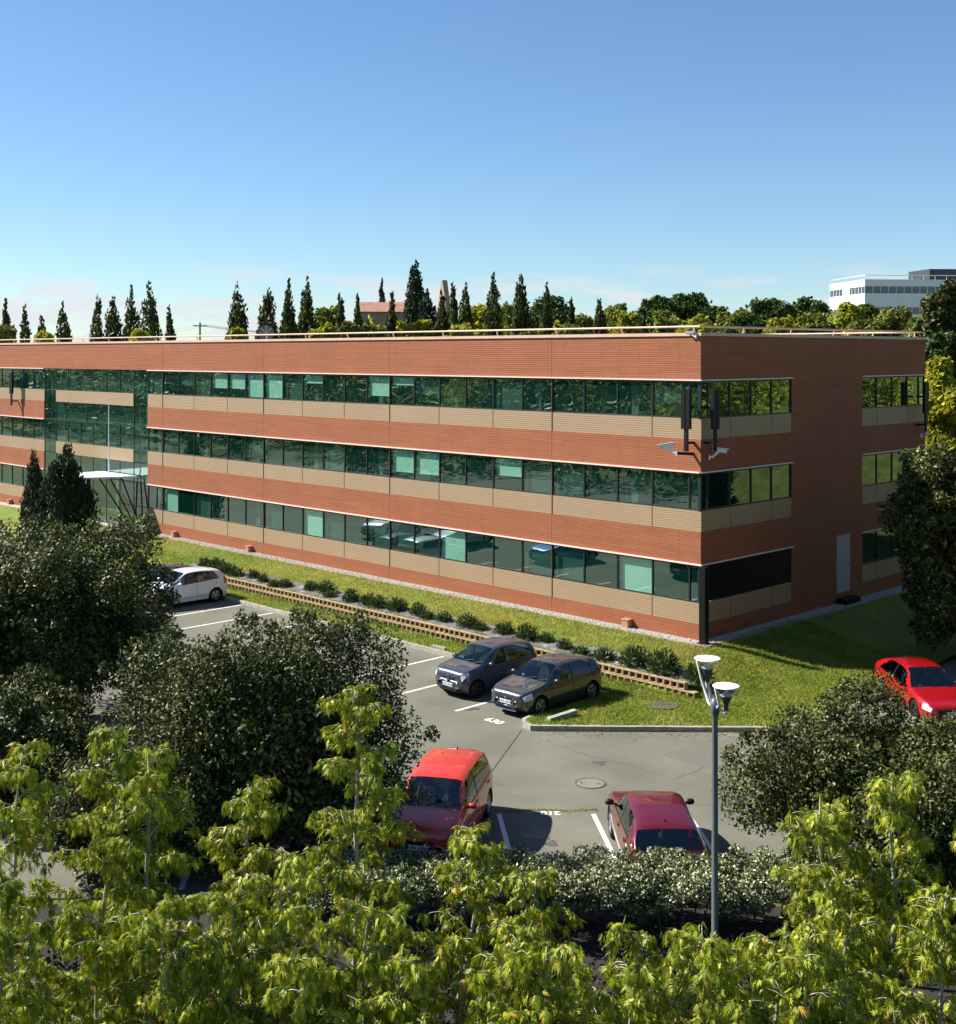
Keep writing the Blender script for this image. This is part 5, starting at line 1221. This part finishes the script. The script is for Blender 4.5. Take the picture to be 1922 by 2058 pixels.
# tiled house, belfry gable
def boxobj(name, parent, m, x0,x1,y0,y1,z0,z1):
    mb = MB(); mb.box(x0,x1,y0,y1,z0,z1); return mb.build(name, m, parent)
la, zt = at_px(768, 607, 150); x, y = W(la, 150); g = float(hgt(x,y)); H = zt-g
o = empty('house', (x,y,g), YAW-PI/2+.12); tag(o, 'old plastered house with a faded tile roof half hidden by trees', 'house')
boxobj('wall', o, M['wall_stone'], -2.7,4.5,-2.5,2.5,0,H-1.2)
mb = MB(); mb.add([(-3,-2.9,H-1.25),(4.8,-2.9,H-1.25),(4.8,0,H),(-3,0,H),(-3,2.9,H-1.25),(4.8,2.9,H-1.25)], [(0,1,2,3),(3,2,5,4),(0,3,4),(1,5,2),(0,4,5,1)]); mb.build('roof', M['rooftile'], o)
for xx in (-1.5,1.0,3.3):
    boxobj('window', o, M['far_dark'], xx-.35,xx+.35,-2.54,-2.51,H-3.2,H-2.2)
la, zt = at_px(893, 563, 150); x, y = W(la, 150); g = float(hgt(x,y)); H = zt-g
o = empty('belfry_wall', (x,y,g), YAW-PI/2-.95); tag(o, 'narrow pointed stone belfry gable behind the columnar trees', 'belfry')
mb = MB(); pr = [(-1.0,0),(1.0,0),(1.0,H-3.6),(.12,H),(-.12,H),(-1.0,H-3.6)]
mb.add([(a,-.35,b) for a,b in pr]+[(a,.35,b) for a,b in pr], [tuple(range(6)), tuple(range(11,5,-1))]+[(i,6+i,6+(i+1)%6,(i+1)%6) for i in range(6)]); mb.build('gable_wall', M['wall_stone'], o)
for k in (-.42,.42):
    boxobj('bell_opening', o, M['far_dark'], k-.2,k+.2,-.37,.37,H-4.6,H-3.4)
la, zt = at_px(1010, 622, 152); x, y = W(la, 152); g = float(hgt(x,y)); H = zt-g
o = empty('house', (x,y,g), YAW-PI/2-.1); tag(o, 'low tiled house roof peeping out right of the belfry', 'house')
boxobj('wall', o, M['wall_stone'], -4,4,-2.5,2.5,0,H-1.2)
mb = MB(); mb.add([(-4.3,-2.9,H-1.25),(4.3,-2.9,H-1.25),(4.3,0,H),(-4.3,0,H),(-4.3,2.9,H-1.25),(4.3,2.9,H-1.25)], [(0,1,2,3),(3,2,5,4),(0,3,4),(1,5,2),(0,4,5,1)]); mb.build('roof', M['rooftile'], o)

# white office block on the rise
la, zt = at_px(1739, 561, 205); x, y = W(la, 205); g = float(hgt(x,y)); H = zt-g
o = empty('office_building', (x,y,g), YAW-PI/2+.10); tag(o, 'white office block with dark window strips on the rise', 'office building')
LX, LY = 34.0, 15.0
# local: front face y=0 from x=0 to LX; left face x=0 from y=0 to LY
def wband(nm, m, z0, z1, out):
    mb = MB(); mb.box(-out, LX, -out, .5, z0, z1); mb.box(-out, .5, .5, LY, z0, z1); mb.build(nm, m, o)
zs = H
mb = MB(); mb.box(.5,LX,.5,LY,0,H-.6); mb.build('core', M['far_glass'], o)
for k in range(4):
    zt_ = H-k*3.45; wband('white_band', M['white_wall'], zt_-1.15, zt_, .05); wband('white_band', M['white_wall'], zt_-2.35-1.12, zt_-2.35+.0 if False else zt_-2.32, .12) if k < 3 else None
    mb = MB(); mb.box(.0, LX, .06, .45, zt_-2.32, zt_-1.15, 0); mb.box(.06,.45,.45,LY,zt_-2.32,zt_-1.15,0)
    for q in range(0, int(LX/1.35)): mb.box(q*1.35-.05, q*1.35+.05, -.0, .055, zt_-2.31, zt_-1.16, 1)
    for q in range(1, int(LY/1.35)): mb.box(.0,.055, q*1.35-.05, q*1.35+.05, zt_-2.31, zt_-1.16, 1)
    mb.box(-.02,.058, LY*.42, LY*.62, zt_-2.31, zt_-1.16, 1)
    mb.build('window_strip', [M['far_glass'], M['white_wall']], o)
mb = MB(); mb.box(12.6, 30, 3, 11, H, H+2.0); mb.build('penthouse', M['far_dark'], o)
mb = MB(); mb.tube([(0.2,LY,H+.7),(.2,.2,H+.7),(LX,.2,H+.7)], .06, 5)
for q in range(0, 34, 2): mb.tube([(q+.2,.2,H),(q+.2,.2,H+.7)], .04, 4)
mb.build('roof_rail', M['lamp_grey'], o)
# utility pole with wires
la, zt = at_px(402, 648, 160); x, y = W(la, 160); g = float(hgt(x,y)); o = empty('utility_pole', (x,y,g), YAW-PI/2); tag(o, 'thin utility pole with wires seen over the roof on the left', 'pole')
mb = MB(); mb.tube([(0,0,0),(0,0,zt-g)], [.16,.11], 8); mb.build('pole', M['bark'], o)
mb = MB(); mb.box(-.9,.9,-.06,.06,zt-g-.5,zt-g-.38); mb.build('crossarm', M['bark'], o)
mb = MB()
for k in (-.8,0,.8): mb.tube([(k+t*16-0 if True else 0, t*4, zt-g-.3-1.2*(1-(2*abs(t-.5))**2)*0-.9*(t*(1-t))*4*.4-t*1.2) for t in np.linspace(0,1,9)], .02, 4)
for k in (-.8,.8): mb.tube([(k-t*10, t*4, zt-g-.3-.5*(t*(1-t))*4-t*.8) for t in np.linspace(0,1,9)], .02, 4)
mb.build('wire', M['far_dark'], o)

# wooded slopes that the windows mirror, plus unseen trees added to block skylight
def wood(name, pts, seed, m, n, r0, r1, leaf):
    rng = np.random.default_rng(seed); Cn, Rd = [], []
    for x, y in pts:
        g = float(hgt(x,y)); h = rng.uniform(3.5,8)
        for k in range(7):
            r = rng.uniform(r0,r1); Cn.append((x+rng.normal(0,r0), y+rng.normal(0,r0), g+rng.uniform(.25,1)*h)); Rd.append(r)
    return stuff(crown_mesh(name, rng, Cn, Rd, n, leaf, leaf*.55, m, None, (.5,1.05), .3, .1))
rngw2 = np.random.default_rng(90)
pts = [(rngw2.uniform(-190,-34), rngw2.uniform(-100,-42)) for _ in range(210)]
wood('woodland', pts[:90], 91, M['oak'], 40000, 1.5, 3.0, .65); wood('woodland', pts[90:150], 92, M['pine'], 28000, 1.5, 3.0, .65); wood('woodland', pts[150:180], 93, M['yellow'], 14000, 1.5, 2.8, .6); wood('woodland', pts[180:], 98, M['olive'], 14000, 1.5, 2.8, .6)
pts = []
while len(pts) < 46:
    x, y = rngw2.uniform(22,90), rngw2.uniform(12,95)
    if rngw2.random() < .75 and x > 30: pts.append((x,y))
edge = [(rngw2.uniform(17,26), rngw2.uniform(-10,13)) for _ in range(44)]  # unseen trees added to block skylight from the right end wall
def sky_screen_wood(pts, seed, m, n):
    rng = np.random.default_rng(seed); Cn, Rd = [], []
    for x, y in pts:
        g = float(hgt(x,y)); h = rng.uniform(9,13)
        for k in range(10): Cn.append((x+rng.normal(0,1), y+rng.normal(0,1.2), g+rng.uniform(.08,1)*h)); Rd.append(rng.uniform(1.1,2.0))
    stuff(crown_mesh('woodland', rng, Cn, Rd, n, .42, .24, m, None, (.5,1.05), .3, .1))
sky_screen_wood(edge[:22], 88, M['olive'], 24000); sky_screen_wood(edge[22:32], 89, M['pine'], 12000); sky_screen_wood(edge[32:], 87, M['yellow'], 13000)
near = [(rngw2.uniform(17,34), rngw2.uniform(16,58)) for _ in range(26)]
wood('woodland', near[:13], 96, M['olive'], 14000, .9, 1.8, .38); wood('woodland', near[13:], 97, M['yellow'], 14000, .9, 1.7, .38)
wood('woodland', pts[:22], 94, M['olive'], 14000, 1.2, 2.4, .55); wood('woodland', pts[22:], 95, M['yellow'], 14000, 1.2, 2.4, .55)

rngf = np.random.default_rng(99); Cn, Rd = [], []
for px in np.arange(560, 1990, 11):
    dep = rngf.uniform(120,172); la, zt = at_px(px, 650+rngf.uniform(-8,14)-(8 if px > 1200 else 0), dep); x, y = W(la, dep); g = float(hgt(x,y)); z = g+.6
    while z < zt-.8: Cn.append((x+rngf.normal(0,.8), y+rngf.normal(0,.8), z)); Rd.append(rngf.uniform(1.3,2.1)); z += 1.5
Cn = np.array(Cn); Rd = np.array(Rd); sel = rngf.random(len(Cn)) < .6
stuff(crown_mesh('woodland', rngf, Cn[sel], Rd[sel], 30000, .6, .36, M['yellow'], None, (.5,1.05), .3, .1)); stuff(crown_mesh('woodland', rngf, Cn[~sel], Rd[~sel], 22000, .6, .36, M['olive'], None, (.5,1.05), .3, .1))
